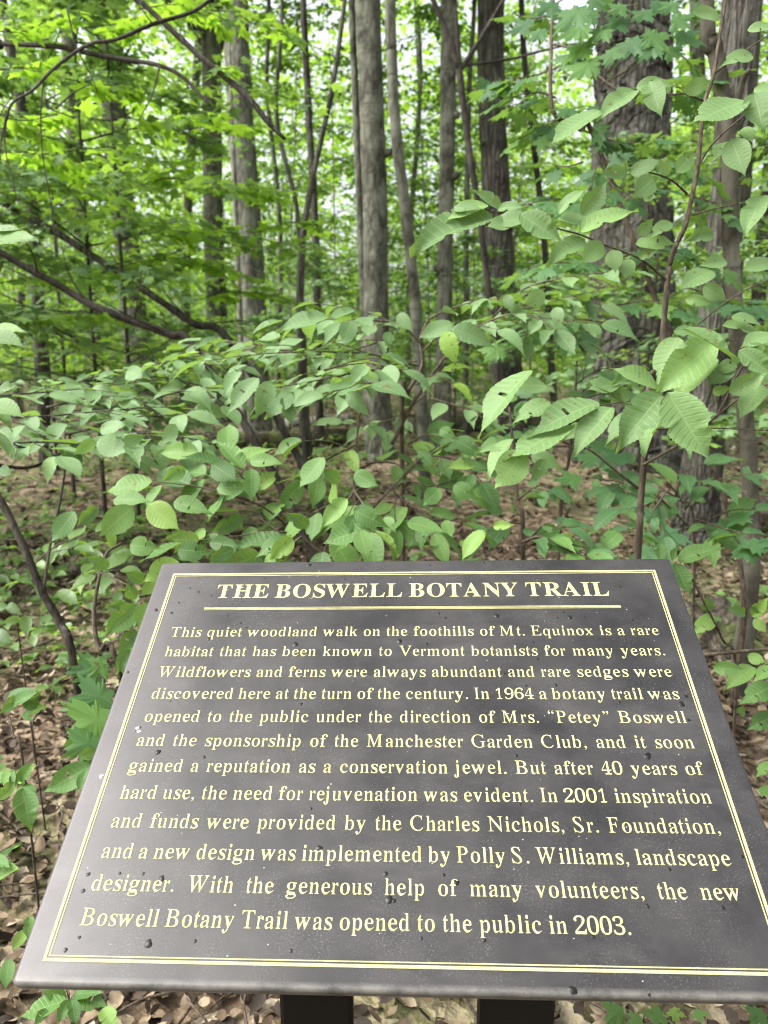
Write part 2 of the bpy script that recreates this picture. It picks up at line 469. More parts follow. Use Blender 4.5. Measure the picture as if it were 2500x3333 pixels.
def panel_mat():
    t = NT('weathered dark sign face'); o = t.obj()      # metres, x along the lettering
    n1 = t.noise(o, 7, 5, .6); n2 = t.noise(o, 420, 3, .7); n3 = t.noise(t.mapping(o, (1, 1, 1), (3, 7, 1)), 16, 5, .65, .4)
    col = t.mix(t.ramp(n1, [(.36, (0, 0, 0)), (.62, (1, 1, 1))]), (.0120, .0115, .0125), (.033, .0310, .0315))
    # pale mineral speckle, thickest in patches
    patch = t.ramp(n3, [(.42, (0, 0, 0)), (.66, (1, 1, 1))])
    spk = t.ramp(n2, [(.54, (0, 0, 0)), (.66, (1, 1, 1))])
    col = t.mix(t.math('MULTIPLY', t.math('MULTIPLY', spk, patch), .5), col, (.17, .165, .15))
    # reflection at the left edge, painted in as an uneven paler tone
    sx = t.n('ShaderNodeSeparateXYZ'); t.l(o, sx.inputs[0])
    refl_noise = t.noise(t.mapping(o, (5, 1.3, 1), (1, 2, 0)), 2.4, 4, .6)
    edge = t.math('MULTIPLY', t.ramp(t.math('ADD', sx.outputs[0], .04), [(0, (1, 1, 1)), (.16, (0, 0, 0))]), refl_noise)
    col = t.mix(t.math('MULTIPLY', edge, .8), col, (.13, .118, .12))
    # light caught by the bottom lip, painted as a pale band
    lipn = t.noise(t.mapping(o, (9, 14, 9)), 3, 5, .7)
    lip = t.ramp(sx.outputs[1], [(0, (0, 0, 0)), (1, (0, 0, 0))])
    mr = t.n('ShaderNodeMapRange'); mr.inputs['From Min'].default_value = -.015; mr.inputs['From Max'].default_value = -.021
    t.l(sx.outputs[1], mr.inputs['Value'])
    lipm = t.math('MULTIPLY', mr.outputs[0], t.ramp(lipn, [(.34, (.15, .15, .15)), (.6, (1, 1, 1))]))
    col = t.mix(t.math('MULTIPLY', lipm, .7), col, (.15, .14, .125))
    # streaky smears
    sm = t.noise(t.mapping(o, (2, 5, 1), (0, 4, 0)), 2.2, 5, .65, 1.2)
    rough = t.math('ADD', .36, t.math('MULTIPLY', t.ramp(sm, [(.4, (0, 0, 0)), (.7, (1, 1, 1))]), .08))
    col = t.mix(t.math('MULTIPLY', t.ramp(sm, [(.5, (0, 0, 0)), (.75, (1, 1, 1))]), .2), col, (.10, .095, .093))
    return t.done(t.principled(col, rough, .33, t.bump(n2, .08, .001)))
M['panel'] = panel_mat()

def letter_mat():
    t = NT('cream lettering'); n = t.noise(t.obj(), 60, 4, .6)
    col = t.ramp(n, [(.3, (.36, .33, .155)), (.6, (.455, .42, .205))])
    return t.done(t.principled(col, .6, .12))
M['letter'] = letter_mat()
def plain(name, c, rough, spec=.5, bump_s=0):
    t = NT(name); n = t.noise(t.obj(), 40, 4)
    col = t.mix(n, tuple(.75 * x for x in c), tuple(1.2 * x for x in c))
    return t.done(t.principled(col, rough, spec, t.bump(n, bump_s, .002) if bump_s else None))
M['post'] = plain('black post paint', (.003, .003, .003), .5, .2, .2)
M['speck'] = plain('wet black dirt', (.006, .005, .004), .4, .3)
M['dropping'] = plain('chalky white dropping', (.36, .36, .36), .6, .4, .3)

# letter outlines (per mille of the type size)
GLYPH_DATA = '''
0 188,-7,159,-5,140,1,125,11,90,41,73,61,63,84,55,111,49,140,45,171,42,205,41,241,42,277,45,311,49,342,55,371,63,397,74,420,90,439,125,469,140,479,159,484,189,486,217,484,235,479,249,469,284,439,301,419,312,397,320,370,326,341,331,310,333,277,334,240,333,204,331,171,326,139,320,110,312,84,301,61,285,41,248,11,234,1,216,-5|188,37,217,40,232,50,243,67,251,91,258,120,263,155,266,195,267,240,266,286,263,326,258,360,251,390,243,413,232,429,218,439,189,443,158,439,144,429,133,413,124,390,117,360,113,326,109,286,108,240,109,195,113,155,118,120,124,91,133,67,144,50,158,40
1 84,0,67,36,120,36,150,38,165,45,171,58,171,416,101,365,87,351,66,346,52,349,43,359,43,375,47,396,78,412,116,426,148,447,195,482,235,482,237,61,241,47,253,38,288,36,341,36,323,0
2 43,0,43,69,128,171,166,210,195,245,217,277,232,307,240,338,244,371,240,405,230,427,213,441,173,445,126,438,110,416,105,400,103,380,105,356,93,329,77,333,54,344,43,365,41,396,47,419,62,441,82,459,102,474,112,479,129,483,150,485,174,486,209,484,236,479,254,469,270,456,286,440,300,421,307,399,310,375,308,352,303,329,294,306,280,281,231,220,150,138,84,74,244,74,269,77,284,86,292,101,300,120,325,141,322,0
3 163,-7,118,-4,100,0,90,5,71,18,53,35,36,54,26,74,25,96,36,113,54,123,57,126,78,89,89,62,114,46,158,40,183,42,215,49,236,61,248,79,257,105,259,139,253,174,233,202,215,213,189,221,161,225,115,227,95,269,140,269,189,275,217,296,228,311,236,327,241,346,243,367,240,400,230,424,212,440,170,445,132,441,115,430,106,413,102,391,104,367,92,341,75,345,52,356,41,374,39,401,43,418,52,434,65,448,79,461,93,472,111,480,138,485,173,486,207,484,233,479,252,470,268,458,285,442,298,423,306,401,309,377,308,355,304,335,296,317,284,301,270,287,254,275,235,264,206,256,246,249,266,238,286,222,306,201,321,174,326,138,325,119,322,101,317,84,310,70,292,44,271,25,251,10,227,1,197,-5
4 140,0,121,36,140,36,165,38,198,44,210,58,214,125,28,125,28,166,219,480,274,480,276,169,356,169,343,125,274,125,278,58,290,44,322,38,357,36,337,0|56,169,211,169,212,351,214,416,189,394,146,319
6 197,-7,173,-5,154,-1,140,7,91,49,77,69,65,93,56,120,50,151,47,184,46,222,50,249,48,275,55,325,61,349,68,370,77,391,88,409,100,426,117,441,137,455,151,466,164,475,179,481,198,485,222,486,261,484,274,480,295,464,309,449,323,431,328,412,326,393,318,376,298,364,279,360,265,380,267,400,264,419,258,434,247,443,216,447,190,444,169,435,155,421,142,401,131,375,121,345,115,309,110,269,152,278,167,286,186,292,218,294,247,292,263,285,278,274,296,258,313,237,326,214,333,186,336,155,334,121,327,90,316,62,293,38,272,19,254,5,232,-4|194,38,237,44,253,64,260,79,266,98,269,121,271,148,270,174,266,196,262,214,254,228,237,247,194,253,168,251,141,243,118,232,110,221,111,176,116,138,124,106,133,81,155,48
9 152,-7,117,-4,101,4,86,17,72,33,50,51,43,69,44,83,50,94,61,102,87,80,101,56,119,41,159,36,207,48,235,84,255,145,265,230,214,212,185,188,155,185,128,187,111,194,80,220,64,240,50,264,42,292,40,324,41,347,44,369,49,390,57,409,68,426,110,466,122,475,135,481,154,485,177,486,201,485,220,480,234,473,283,433,298,413,311,390,319,363,325,332,329,298,325,233,327,207,320,157,315,133,299,91,288,72,275,54,255,39,227,14,213,5,198,-2,177,-5|183,233,215,236,243,245,258,260,266,278,264,318,259,352,252,380,243,403,223,432,185,441,140,434,122,413,115,397,110,377,106,354,105,328,108,286,119,257,138,239
B -34,0,-34,13,-4,17,12,27,20,45,22,73,19,404,16,420,9,434,-2,443,-19,449,-43,451,-43,465,128,465,197,458,251,440,288,408,310,365,313,327,301,296,272,270,228,251,267,234,298,211,321,181,336,145,340,124,341,104,338,85,332,68,322,53,309,39,293,28,274,18,252,10,228,4,201,1,171,0|122,259,155,260,184,266,207,275,224,287,236,303,242,322,243,344,238,369,224,401,202,424,172,437,133,442,115,441,102,440,95,436,91,430,88,410,89,269,98,261|147,21,181,23,208,30,231,40,248,56,259,75,265,97,265,123,259,152,252,172,242,190,230,205,215,217,197,226,177,232,154,236,111,237,98,235,91,231,89,222,90,73,93,44,99,32,109,25,125,22
C 221,-10,192,-9,165,-4,138,3,113,13,89,25,67,41,47,58,28,78,11,101,-3,125,-14,151,-24,179,-29,203,-32,227,-32,252,-30,276,-25,299,-18,322,-9,344,1,365,14,384,29,402,45,419,62,433,91,451,122,464,155,472,190,475,211,474,234,470,297,454,306,453,317,458,324,470,337,470,348,332,334,332,329,353,321,376,310,395,298,413,283,427,266,438,247,446,226,451,203,453,183,451,164,447,145,440,128,430,112,418,97,404,84,388,73,370,63,350,55,328,50,305,46,281,45,255,46,229,50,202,57,175,68,140,84,109,102,83,124,60,148,42,174,29,202,21,231,19,273,24,311,40,343,66,371,103,387,91,372,67,356,46,338,29,319,15,298,4,275,-4,249,-9
E -34,0,-34,13,-5,16,11,25,19,43,22,73,20,385,19,405,16,419,10,433,-2,443,-19,449,-43,451,-43,465,312,465,320,364,309,364,299,394,288,414,273,427,253,436,225,440,187,442,113,441,101,439,93,434,89,426,88,414,88,260,167,261,187,264,202,269,213,275,227,296,231,326,244,326,242,161,230,161,225,187,219,206,211,220,202,229,189,234,171,236,89,237,91,53,92,47,98,36,108,28,124,25,216,24,255,29,272,34,300,48,322,67,331,80,339,94,346,110,351,128,365,128,351,0
F -31,0,-31,13,-9,15,5,18,14,25,20,36,24,52,25,73,23,385,22,405,20,419,13,433,1,443,-16,449,-40,451,-40,465,293,465,303,355,289,355,286,367,272,403,252,425,224,437,186,441,133,441,110,440,99,435,94,428,92,418,94,258,162,259,185,264,202,272,214,284,222,302,227,325,240,325,242,156,228,156,222,190,212,212,200,226,180,233,148,235,95,235,98,56,100,44,108,29,120,19,139,15,166,12,168,0
G 248,-10,216,-9,185,-4,155,3,126,13,99,26,75,42,52,60,32,80,14,102,-1,127,-13,153,-23,181,-28,205,-31,230,-32,254,-30,278,-25,302,-18,325,-10,346,1,367,14,386,28,404,44,420,62,435,91,452,123,465,158,472,196,475,220,474,243,471,266,466,336,443,343,442,355,444,363,448,369,457,374,469,385,469,394,327,382,327,369,355,353,380,335,402,313,420,289,434,263,444,236,451,207,453,177,450,150,443,126,430,105,413,87,391,72,366,61,338,53,306,49,272,48,239,51,206,58,173,71,137,87,105,107,77,131,53,158,35,187,21,218,13,252,11,284,15,312,26,330,43,336,64,333,180,332,185,325,199,312,208,293,212,263,214,263,227,455,227,456,214,434,213,419,208,410,200,405,188,403,171,407,35,372,15,333,1,292,-7
I -31,0,-31,13,-9,15,5,18,14,25,20,36,24,51,25,73,23,385,22,405,20,419,13,433,1,443,-16,449,-40,451,-40,465,148,465,148,451,118,448,103,439,95,421,92,392,94,80,95,60,98,45,105,31,116,21,133,16,157,13,157,0
M -36,0,-36,13,-16,15,-2,18,9,25,15,36,18,51,20,73,22,385,21,404,18,419,11,433,0,443,-18,449,-42,451,-41,465,84,465,231,108,369,465,496,465,496,451,466,448,451,439,443,421,440,392,444,52,446,45,453,31,464,21,481,16,505,13,506,0,322,0,322,11,341,14,354,18,364,26,370,39,373,57,374,83,372,392,219,0,210,0,49,393,48,103,50,71,53,48,61,31,72,21,90,16,114,13,114,0
N 341,-11,51,373,52,84,54,51,56,43,63,29,74,20,92,16,118,13,118,0,-34,0,-34,13,-7,16,10,25,19,43,22,73,21,401,20,408,13,423,-1,438,-18,448,-43,451,-43,465,54,465,324,108,321,405,319,422,311,436,300,445,282,449,256,451,256,465,408,465,408,451,389,450,375,447,364,440,357,429,353,414,352,392,354,-11
P -34,0,-34,13,-5,16,11,25,19,42,22,73,19,404,16,419,9,434,-2,443,-19,449,-43,451,-43,465,139,465,203,458,252,439,288,406,309,361,313,341,314,323,311,305,306,289,297,274,285,261,271,250,254,240,234,232,212,227,187,223,98,222,91,220,88,214,91,55,92,46,100,30,113,20,133,15,162,13,161,0|126,242,158,244,185,251,206,261,222,275,232,292,238,313,238,337,232,364,217,400,194,425,162,440,122,445,105,443,95,438,89,426,87,405,88,263,90,253,97,244
S 156,-9,134,-8,109,-5,83,2,46,13,38,13,23,8,17,-8,5,-8,-15,146,-2,146,9,115,22,88,38,65,56,46,76,30,97,19,119,13,143,11,166,14,185,23,200,38,208,57,211,79,207,105,200,122,190,139,176,157,159,174,128,201,68,250,33,282,21,297,2,325,-9,353,-14,386,-10,416,4,440,26,459,39,466,55,471,72,474,91,475,122,473,153,466,187,457,201,461,208,473,221,473,237,336,226,336,217,364,206,387,194,407,179,424,163,437,146,446,127,451,107,453,77,448,56,433,47,408,51,376,60,356,76,334,96,313,121,291,202,224,224,203,242,179,256,154,266,126,270,107,272,89,270,73,266,57,260,42,251,29,240,18,227,8,212,1,195,-5,176,-8
T 50,0,49,13,75,15,91,19,103,28,110,41,113,62,114,89,113,423,112,429,105,438,91,441,35,438,7,432,-13,420,-27,404,-34,381,-38,352,-53,353,-54,465,333,465,343,350,330,350,325,371,312,404,294,425,266,437,225,441,190,440,185,437,183,431,182,423,182,93,183,63,186,43,194,28,207,19,226,15,261,13,261,0
V 84,-10,-74,395,-87,422,-103,439,-123,448,-156,451,-160,465,26,465,28,453,-3,449,-15,439,-15,419,-4,387,108,95,223,375,233,409,233,430,225,441,214,447,198,450,177,451,174,465,317,465,318,451,299,447,286,434,261,384,99,-10
W 85,-10,-10,394,-19,422,-34,439,-55,449,-84,453,-85,465,101,465,101,453,70,449,56,439,53,419,58,387,121,116,224,355,214,396,205,422,192,439,173,449,143,452,142,465,320,465,320,452,300,451,287,447,279,439,277,425,278,406,284,378,344,120,442,372,452,406,452,431,436,446,398,452,399,465,539,465,540,452,520,448,505,434,491,412,477,381,322,-10,309,-10,234,310,98,-10
a 255,-10,232,-7,226,1,224,15,218,35,159,16,142,2,124,-6,95,-9,68,-4,44,34,38,63,38,84,45,104,56,121,70,136,91,150,121,164,160,177,214,190,213,241,208,266,199,282,181,292,148,296,115,290,102,274,102,268,108,243,110,231,109,215,106,202,95,194,77,191,59,194,50,203,46,236,45,259,52,278,77,295,104,308,126,316,162,318,195,317,219,312,249,292,264,277,272,259,277,236,278,210,278,62,274,48,276,40,293,34,312,36,320,42,310,28,294,11,288,-1,275,-8|141,34,169,35,189,41,206,50,214,63,214,169,161,157,132,139,112,114,103,84,108,46
b 43,-11,59,388,57,414,54,428,41,436,27,439,27,455,119,455,123,279,175,296,185,308,197,316,221,318,252,313,265,299,289,276,312,245,318,227,322,208,325,188,326,166,325,141,322,118,318,96,311,75,303,56,292,40,279,25,253,13,231,-4,213,-9,192,-10,170,-8,157,-1,143,11,105,28,53,-11|184,14,219,23,240,49,248,70,255,95,259,125,261,160,260,189,257,213,252,234,245,251,228,273,185,280,158,277,136,270,127,257,123,242,123,69,125,45,163,18
c 156,-10,137,-9,122,-5,91,22,78,35,67,51,48,87,41,106,37,128,35,150,35,174,38,196,42,217,49,237,58,255,69,271,82,285,111,297,136,313,153,318,175,319,197,318,215,314,231,298,262,275,267,245,267,228,263,215,253,207,242,204,210,216,205,271,196,290,171,297,142,290,122,269,107,235,99,187,99,153,102,123,109,97,119,76,131,60,150,48,178,41,204,38,222,40,239,47,255,57,290,72,285,60,239,30,212,8,191,-6
d 140,-10,109,-5,84,22,69,35,58,50,49,66,43,85,39,104,37,125,36,147,37,172,39,196,44,217,50,237,58,256,69,272,87,286,114,313,146,318,168,316,180,309,188,297,239,280,239,401,237,419,231,430,195,439,195,455,300,455,303,75,301,54,305,41,317,32,334,28,334,11,294,6,260,-1,242,-10,241,39,188,18,166,-7|169,28,187,31,221,41,234,56,239,76,239,242,235,257,225,270,202,278,172,281,133,273,117,250,111,232,106,210,102,184,101,153,102,124,105,98,110,76,116,58,131,36
e 154,-10,135,-9,119,-5,89,22,77,35,66,51,47,88,41,109,38,132,36,157,40,180,38,201,43,222,48,240,56,258,65,273,77,286,104,298,122,313,138,317,157,318,185,316,199,309,212,297,246,280,258,259,266,234,271,206,263,173,263,166,101,166,106,112,120,73,146,50,199,42,219,45,237,53,254,67,289,86,285,73,239,36,210,11,189,-5|101,192,212,192,211,215,205,252,195,277,182,292,160,297,137,291,122,274,109,244,102,203
f 34,0,34,18,58,22,65,27,68,35,72,277,35,277,16,310,68,310,68,353,69,378,73,400,81,419,93,436,118,448,129,457,147,463,174,465,207,460,221,446,253,425,254,400,252,381,250,367,239,358,224,355,208,358,197,365,194,376,194,391,199,426,198,433,193,441,180,443,156,440,145,430,138,413,134,390,132,310,202,310,184,277,129,277,133,40,139,26,165,18,199,16,180,0
g 146,-140,115,-139,90,-136,74,-130,65,-122,29,-100,17,-75,20,-59,30,-46,45,-35,88,-26,67,-14,54,-1,46,14,43,30,41,54,45,74,67,92,121,110,76,128,52,150,40,179,37,212,40,242,50,268,68,289,100,305,108,311,121,315,138,317,157,318,177,317,196,315,229,304,305,304,298,268,259,268,273,237,277,203,274,176,264,151,248,131,201,106,172,103,142,104,126,102,112,94,104,84,98,71,100,55,141,49,200,48,241,44,252,40,267,29,283,13,305,-37,313,-60,305,-80,291,-98,268,-113,217,-133,185,-139|156,124,187,130,201,146,211,173,213,211,208,249,210,276,197,292,156,297,130,292,115,276,104,249,100,211,104,173,115,146,130,130|161,-116,206,-113,238,-104,257,-88,263,-66,261,-51,254,-41,232,-36,205,-34,97,-34,77,-52,71,-73,75,-89,89,-103,119,-113
h 37,0,37,16,49,19,64,26,67,37,68,399,67,417,64,429,52,437,38,440,38,455,129,455,132,267,187,289,215,315,243,318,275,312,289,292,309,258,315,212,315,38,318,26,332,19,344,16,344,0,221,0,202,16,215,16,247,26,251,56,250,217,248,241,245,258,237,268,203,271,154,262,132,235,133,38,135,26,148,19,161,16,161,0
i 101,362,81,366,72,376,69,393,68,412,69,432,72,449,81,460,101,463,120,460,129,449,133,432,134,412,133,393,129,376,120,366|37,0,37,16,65,26,68,37,68,252,67,272,64,285,51,291,39,293,40,310,129,310,133,38,135,26,148,19,161,16,161,0
j 115,363,99,367,86,378,77,394,75,414,78,434,86,450,99,461,115,465,131,461,144,450,153,434,156,414,153,394,144,378,131,367|58,-140,39,-138,21,-131,6,-120,-5,-105,-12,-88,-15,-70,-12,-53,-6,-40,5,-32,18,-29,31,-31,42,-39,49,-51,51,-66,50,-76,39,-103,43,-113,55,-117,69,-113,77,-100,80,-80,81,-54,81,250,79,271,75,284,65,291,48,294,48,310,157,310,157,-21,156,-49,151,-73,143,-94,131,-110,117,-124,100,-133,81,-138
k 37,0,37,16,48,19,65,26,67,38,68,398,67,417,64,429,53,436,39,439,40,455,129,455,132,169,227,248,240,264,248,290,209,293,225,293,225,310,326,310,326,293,322,291,304,284,275,260,222,209,327,34,341,21,357,16,357,0,230,0,211,16,253,20,258,32,256,40,181,147,132,134,133,38,135,26,148,19,161,16,161,0
l 37,0,37,16,65,26,68,37,68,398,67,417,65,429,54,436,39,439,39,455,129,455,133,38,135,26,148,19,161,16,161,0
m 37,0,37,16,49,19,64,26,67,37,72,253,63,284,52,291,38,294,38,310,127,310,131,265,186,288,204,305,212,315,237,318,267,315,273,304,290,286,304,261,360,286,390,315,418,318,449,312,463,292,483,258,489,212,489,38,491,26,504,19,517,16,517,0,397,0,397,16,409,19,422,26,424,38,425,217,423,241,419,258,411,268,377,271,349,263,309,237,310,38,312,26,324,19,337,16,337,0,219,0,219,16,231,19,244,26,246,56,247,241,245,258,234,268,199,271,151,262,131,235,132,38,133,27,145,19,158,16,158,0
n 37,0,37,16,49,19,64,26,67,37,72,253,64,284,52,291,38,294,38,310,129,310,132,267,187,290,215,315,243,318,274,312,289,292,309,258,315,212,315,38,318,26,332,19,344,16,344,0,221,0,202,16,215,16,247,26,251,56,250,217,248,241,245,258,237,268,203,271,154,262,132,235,133,38,135,26,148,19,161,16,161,0
o 169,-10,147,-9,129,-5,119,2,98,11,80,23,67,37,57,53,49,70,43,89,39,110,36,131,35,154,36,177,39,199,43,219,49,239,57,256,67,272,79,286,97,297,118,306,129,313,147,317,168,318,189,317,207,313,217,307,239,298,256,286,269,273,279,257,287,240,293,221,297,200,300,178,301,154,300,130,297,108,293,88,287,69,279,51,269,36,256,22,230,11,207,-5,190,-9|170,11,197,18,215,39,223,56,230,81,236,154,234,194,229,227,222,253,214,271,195,292,170,299,140,292,122,271,114,253,107,227,102,194,100,154,107,82,114,56,122,39,140,18
p 37,-139,37,-124,39,-122,60,-117,66,-110,68,-101,70,243,62,283,53,291,39,295,39,310,124,310,129,263,179,287,196,305,203,315,230,319,261,314,275,298,312,258,320,241,326,223,330,203,333,182,333,136,330,113,326,92,320,72,312,54,301,38,273,12,258,-5,227,-10,204,-7,193,1,183,14,132,32,133,-81,134,-99,138,-110,151,-118,178,-121,178,-139|195,28,236,36,252,59,259,77,264,99,267,125,269,154,268,183,265,208,261,230,255,248,240,270,199,278,171,267,132,235,132,69,148,38
q 194,-139,194,-123,233,-114,239,-102,239,29,187,12,178,0,165,-7,142,-9,110,-5,97,10,73,33,51,64,44,82,40,101,37,122,36,144,37,169,40,192,44,214,51,234,60,253,71,270,84,284,110,297,131,313,149,318,170,319,192,317,206,310,219,298,257,281,325,320,300,320,304,-102,307,-113,322,-120,335,-123,335,-139|177,30,204,32,227,40,236,52,239,67,239,241,213,281,180,295,143,286,123,261,114,242,108,218,103,189,101,156,102,126,105,100,109,78,116,60,133,37
r 37,0,37,16,65,26,68,37,67,252,66,273,63,285,50,291,39,293,40,310,126,310,131,252,184,280,210,314,233,318,258,315,264,304,270,266,277,248,275,234,265,225,248,222,233,224,222,231,217,250,212,257,189,260,175,255,143,241,135,220,133,192,133,56,134,37,140,25,178,16,178,0
s 151,-10,122,-6,83,8,73,9,60,4,51,-9,36,-9,55,105,34,105,59,85,66,68,75,52,87,39,105,21,140,15,165,18,181,27,190,40,195,58,191,84,170,105,120,130,95,148,74,169,61,193,46,241,47,259,55,276,68,291,97,303,103,312,118,317,141,319,166,316,213,305,250,319,225,319,244,222,228,222,215,254,196,277,179,291,149,296,128,294,115,286,106,274,101,259,102,244,106,232,116,222,179,189,202,172,222,151,234,127,244,95,249,72,247,51,239,33,223,18,195,6,189,-3,174,-8
t 124,-9,93,-4,72,36,64,71,68,279,39,279,39,300,112,398,148,424,125,424,125,310,203,310,188,279,125,279,130,64,133,51,138,43,168,40,189,49,225,75,222,66,185,33,163,9,153,-5
u 131,-10,109,-8,97,-3,96,5,84,17,67,51,62,72,61,248,60,268,57,282,47,291,31,294,31,310,122,310,126,74,129,58,134,46,146,38,177,36,224,43,244,66,244,248,243,269,239,283,224,291,209,294,209,310,304,310,308,70,306,51,313,39,341,30,341,13,299,7,265,0,248,-10,246,40,190,19,159,-7
v 142,-10,55,248,41,281,31,290,17,293,17,310,145,310,145,294,155,294,116,290,110,276,169,122,236,253,241,272,234,289,221,294,223,310,286,310,287,295,286,289,278,279,269,264,260,243,160,-10
w 122,-10,30,276,25,284,9,293,9,310,119,310,119,293,100,289,96,284,96,276,103,253,150,127,226,235,217,266,213,280,209,288,187,295,187,310,304,310,304,293,283,288,279,276,282,262,320,141,382,256,386,266,387,275,385,283,380,289,372,292,369,295,375,310,426,310,432,295,418,273,304,-10,289,-10,238,197,140,-10
x 24,0,25,20,48,41,62,56,142,136,62,263,43,285,23,293,23,310,149,310,149,294,128,291,121,280,123,272,165,206,224,257,232,268,234,279,234,286,232,290,218,293,220,310,292,310,291,291,268,270,254,254,179,184,278,28,284,21,300,15,300,0,174,0,155,16,195,19,203,24,205,30,201,43,156,114,97,61,88,46,85,34,84,20,118,15,98,0
y 52,-140,29,-137,17,-107,4,-84,5,-67,8,-53,18,-43,36,-40,51,-42,63,-49,65,-61,64,-87,66,-96,86,-99,99,-92,114,-74,122,-60,129,-44,135,-26,140,-5,43,275,35,287,20,292,-3,293,15,293,15,310,143,310,143,293,117,289,111,284,110,275,116,257,185,119,230,241,237,267,238,274,236,284,231,289,219,293,222,310,280,310,283,290,268,265,259,242,154,-46,137,-82,129,-96,94,-117,88,-131,76,-138
BA -9,0,-9,18,9,21,24,30,36,47,49,75,206,466,224,465,384,87,399,55,411,34,425,22,443,18,443,0,229,0,229,18,270,25,283,46,281,59,253,132,103,132,77,65,75,48,87,26,128,18,128,0|113,161,242,161,177,319
BB 16,0,16,17,45,22,62,32,72,51,75,82,75,369,73,394,69,412,62,425,51,433,36,437,15,439,15,455,220,455,297,449,352,429,385,396,396,351,389,313,369,283,335,261,287,247,344,231,385,206,410,173,418,132,415,102,407,76,392,54,371,35,345,19,314,9,278,2,238,0|182,252,213,253,234,257,251,263,263,272,273,285,279,301,283,321,285,345,281,385,269,412,248,428,216,434,198,432,188,425,183,412,182,391|222,24,259,30,283,49,291,63,296,81,300,103,301,128,299,154,295,176,287,194,277,208,263,218,245,225,223,230,182,231,182,65,184,46,190,33,202,26
BE 14,0,14,17,44,20,62,30,72,48,75,78,75,369,72,405,62,425,44,435,16,439,16,455,399,455,399,320,383,320,378,349,369,373,356,392,340,406,320,417,295,424,266,429,232,430,200,428,191,424,186,417,184,405,183,246,193,246,232,252,259,269,269,282,277,300,283,321,288,345,304,345,304,118,287,118,282,154,273,181,259,201,241,213,216,220,183,222,183,67,185,47,192,35,206,29,230,28,276,30,295,34,313,39,345,53,371,75,382,89,393,105,402,123,411,143,430,143,402,0
BH 15,0,15,17,45,22,62,32,72,50,75,81,75,379,71,406,62,424,44,434,16,439,16,455,242,455,242,439,220,436,204,432,193,425,187,415,183,400,182,379,182,251,342,251,342,379,341,400,337,415,331,425,320,432,304,436,282,439,282,455,507,455,507,439,478,434,461,424,452,407,449,379,449,81,452,52,461,33,478,22,507,17,507,0,282,0,282,17,311,21,329,31,339,49,342,81,342,221,182,221,182,81,185,50,194,32,212,22,242,17,242,0
BI 13,0,13,17,42,23,61,32,72,49,75,75,75,387,72,412,63,427,45,435,13,439,13,455,244,455,244,439,214,435,196,427,186,412,183,387,183,77,184,59,187,44,194,34,206,26,223,21,246,17,246,0
BL 15,0,15,17,45,22,62,32,72,50,75,81,75,379,71,407,62,425,44,434,16,439,16,455,250,455,250,439,226,437,208,434,196,427,188,416,183,401,182,379,183,62,185,47,191,37,200,31,214,28,234,28,257,28,278,31,297,34,315,40,345,56,370,80,381,95,391,112,400,132,409,154,427,154,402,0
BN 403,-11,107,350,107,79,110,49,119,31,136,21,167,17,167,0,18,0,18,17,39,19,54,23,65,30,71,41,75,57,76,79,76,388,49,421,36,433,18,439,18,455,156,455,391,169,391,377,390,399,386,414,379,425,369,431,353,436,331,439,331,455,480,455,480,439,450,434,433,425,425,407,422,377,422,-11
BO 261,-11,236,-10,213,-6,190,-1,169,7,148,17,129,29,111,43,94,58,79,75,66,93,55,113,45,134,37,156,32,179,29,203,28,228,29,252,32,276,37,299,45,321,55,342,66,362,79,380,95,397,112,413,130,426,149,438,170,448,192,456,216,462,240,465,265,466,290,465,313,462,336,456,357,448,378,439,397,427,415,414,431,399,446,382,459,364,471,344,481,323,488,301,494,277,497,253,498,228,497,203,494,179,488,156,481,134,471,113,459,93,446,75,430,58,414,43,395,29,376,17,355,7,333,-1,310,-6,286,-10|265,12,315,26,351,66,372,133,379,228,377,278,371,321,362,358,348,389,330,412,310,430,286,440,260,443,210,430,174,389,152,322,145,228,147,178,153,135,163,98,177,67,195,43,215,26,238,16
BR 15,0,15,17,45,22,62,32,72,50,75,81,75,379,71,406,62,424,44,434,16,439,16,455,217,455,264,453,305,448,339,439,367,426,389,409,405,388,414,363,417,334,411,296,392,265,360,241,315,224,443,36,452,26,463,19,480,17,480,0,338,0,201,212,182,212,182,81,185,50,194,32,212,22,242,17,242,0|182,234,228,235,249,240,266,248,280,258,290,272,298,290,302,311,304,336,299,378,284,407,259,425,224,431,202,429,190,422,184,409,182,385
BS 43,-11,43,158,62,158,72,124,83,94,96,70,111,50,129,34,149,24,172,17,197,15,231,20,257,36,273,60,279,89,275,110,265,129,248,146,225,160,135,205,112,221,92,236,77,253,65,270,56,289,51,309,50,332,51,352,54,370,60,387,67,403,88,429,115,449,131,457,148,462,166,465,185,466,206,465,229,461,291,446,300,445,313,450,320,466,339,466,339,319,322,319,310,354,303,370,293,385,272,410,248,429,222,441,194,445,163,440,140,426,125,406,120,380,124,356,137,336,159,319,189,303,273,263,305,243,317,233,337,211,350,188,357,162,359,133,358,112,354,93,348,75,339,58,328,43,314,29,298,18,281,8,261,0,240,-6,217,-9,192,-10,158,-8,142,-4,85,12,75,11,69,7,65,0,61,-11
BT 92,0,92,17,123,21,142,31,152,50,156,81,156,433,124,431,102,426,82,416,65,403,51,387,41,367,33,344,29,318,11,318,11,455,410,455,410,317,394,317,381,368,357,404,319,426,263,433,263,81,267,49,276,30,296,21,328,17,328,0
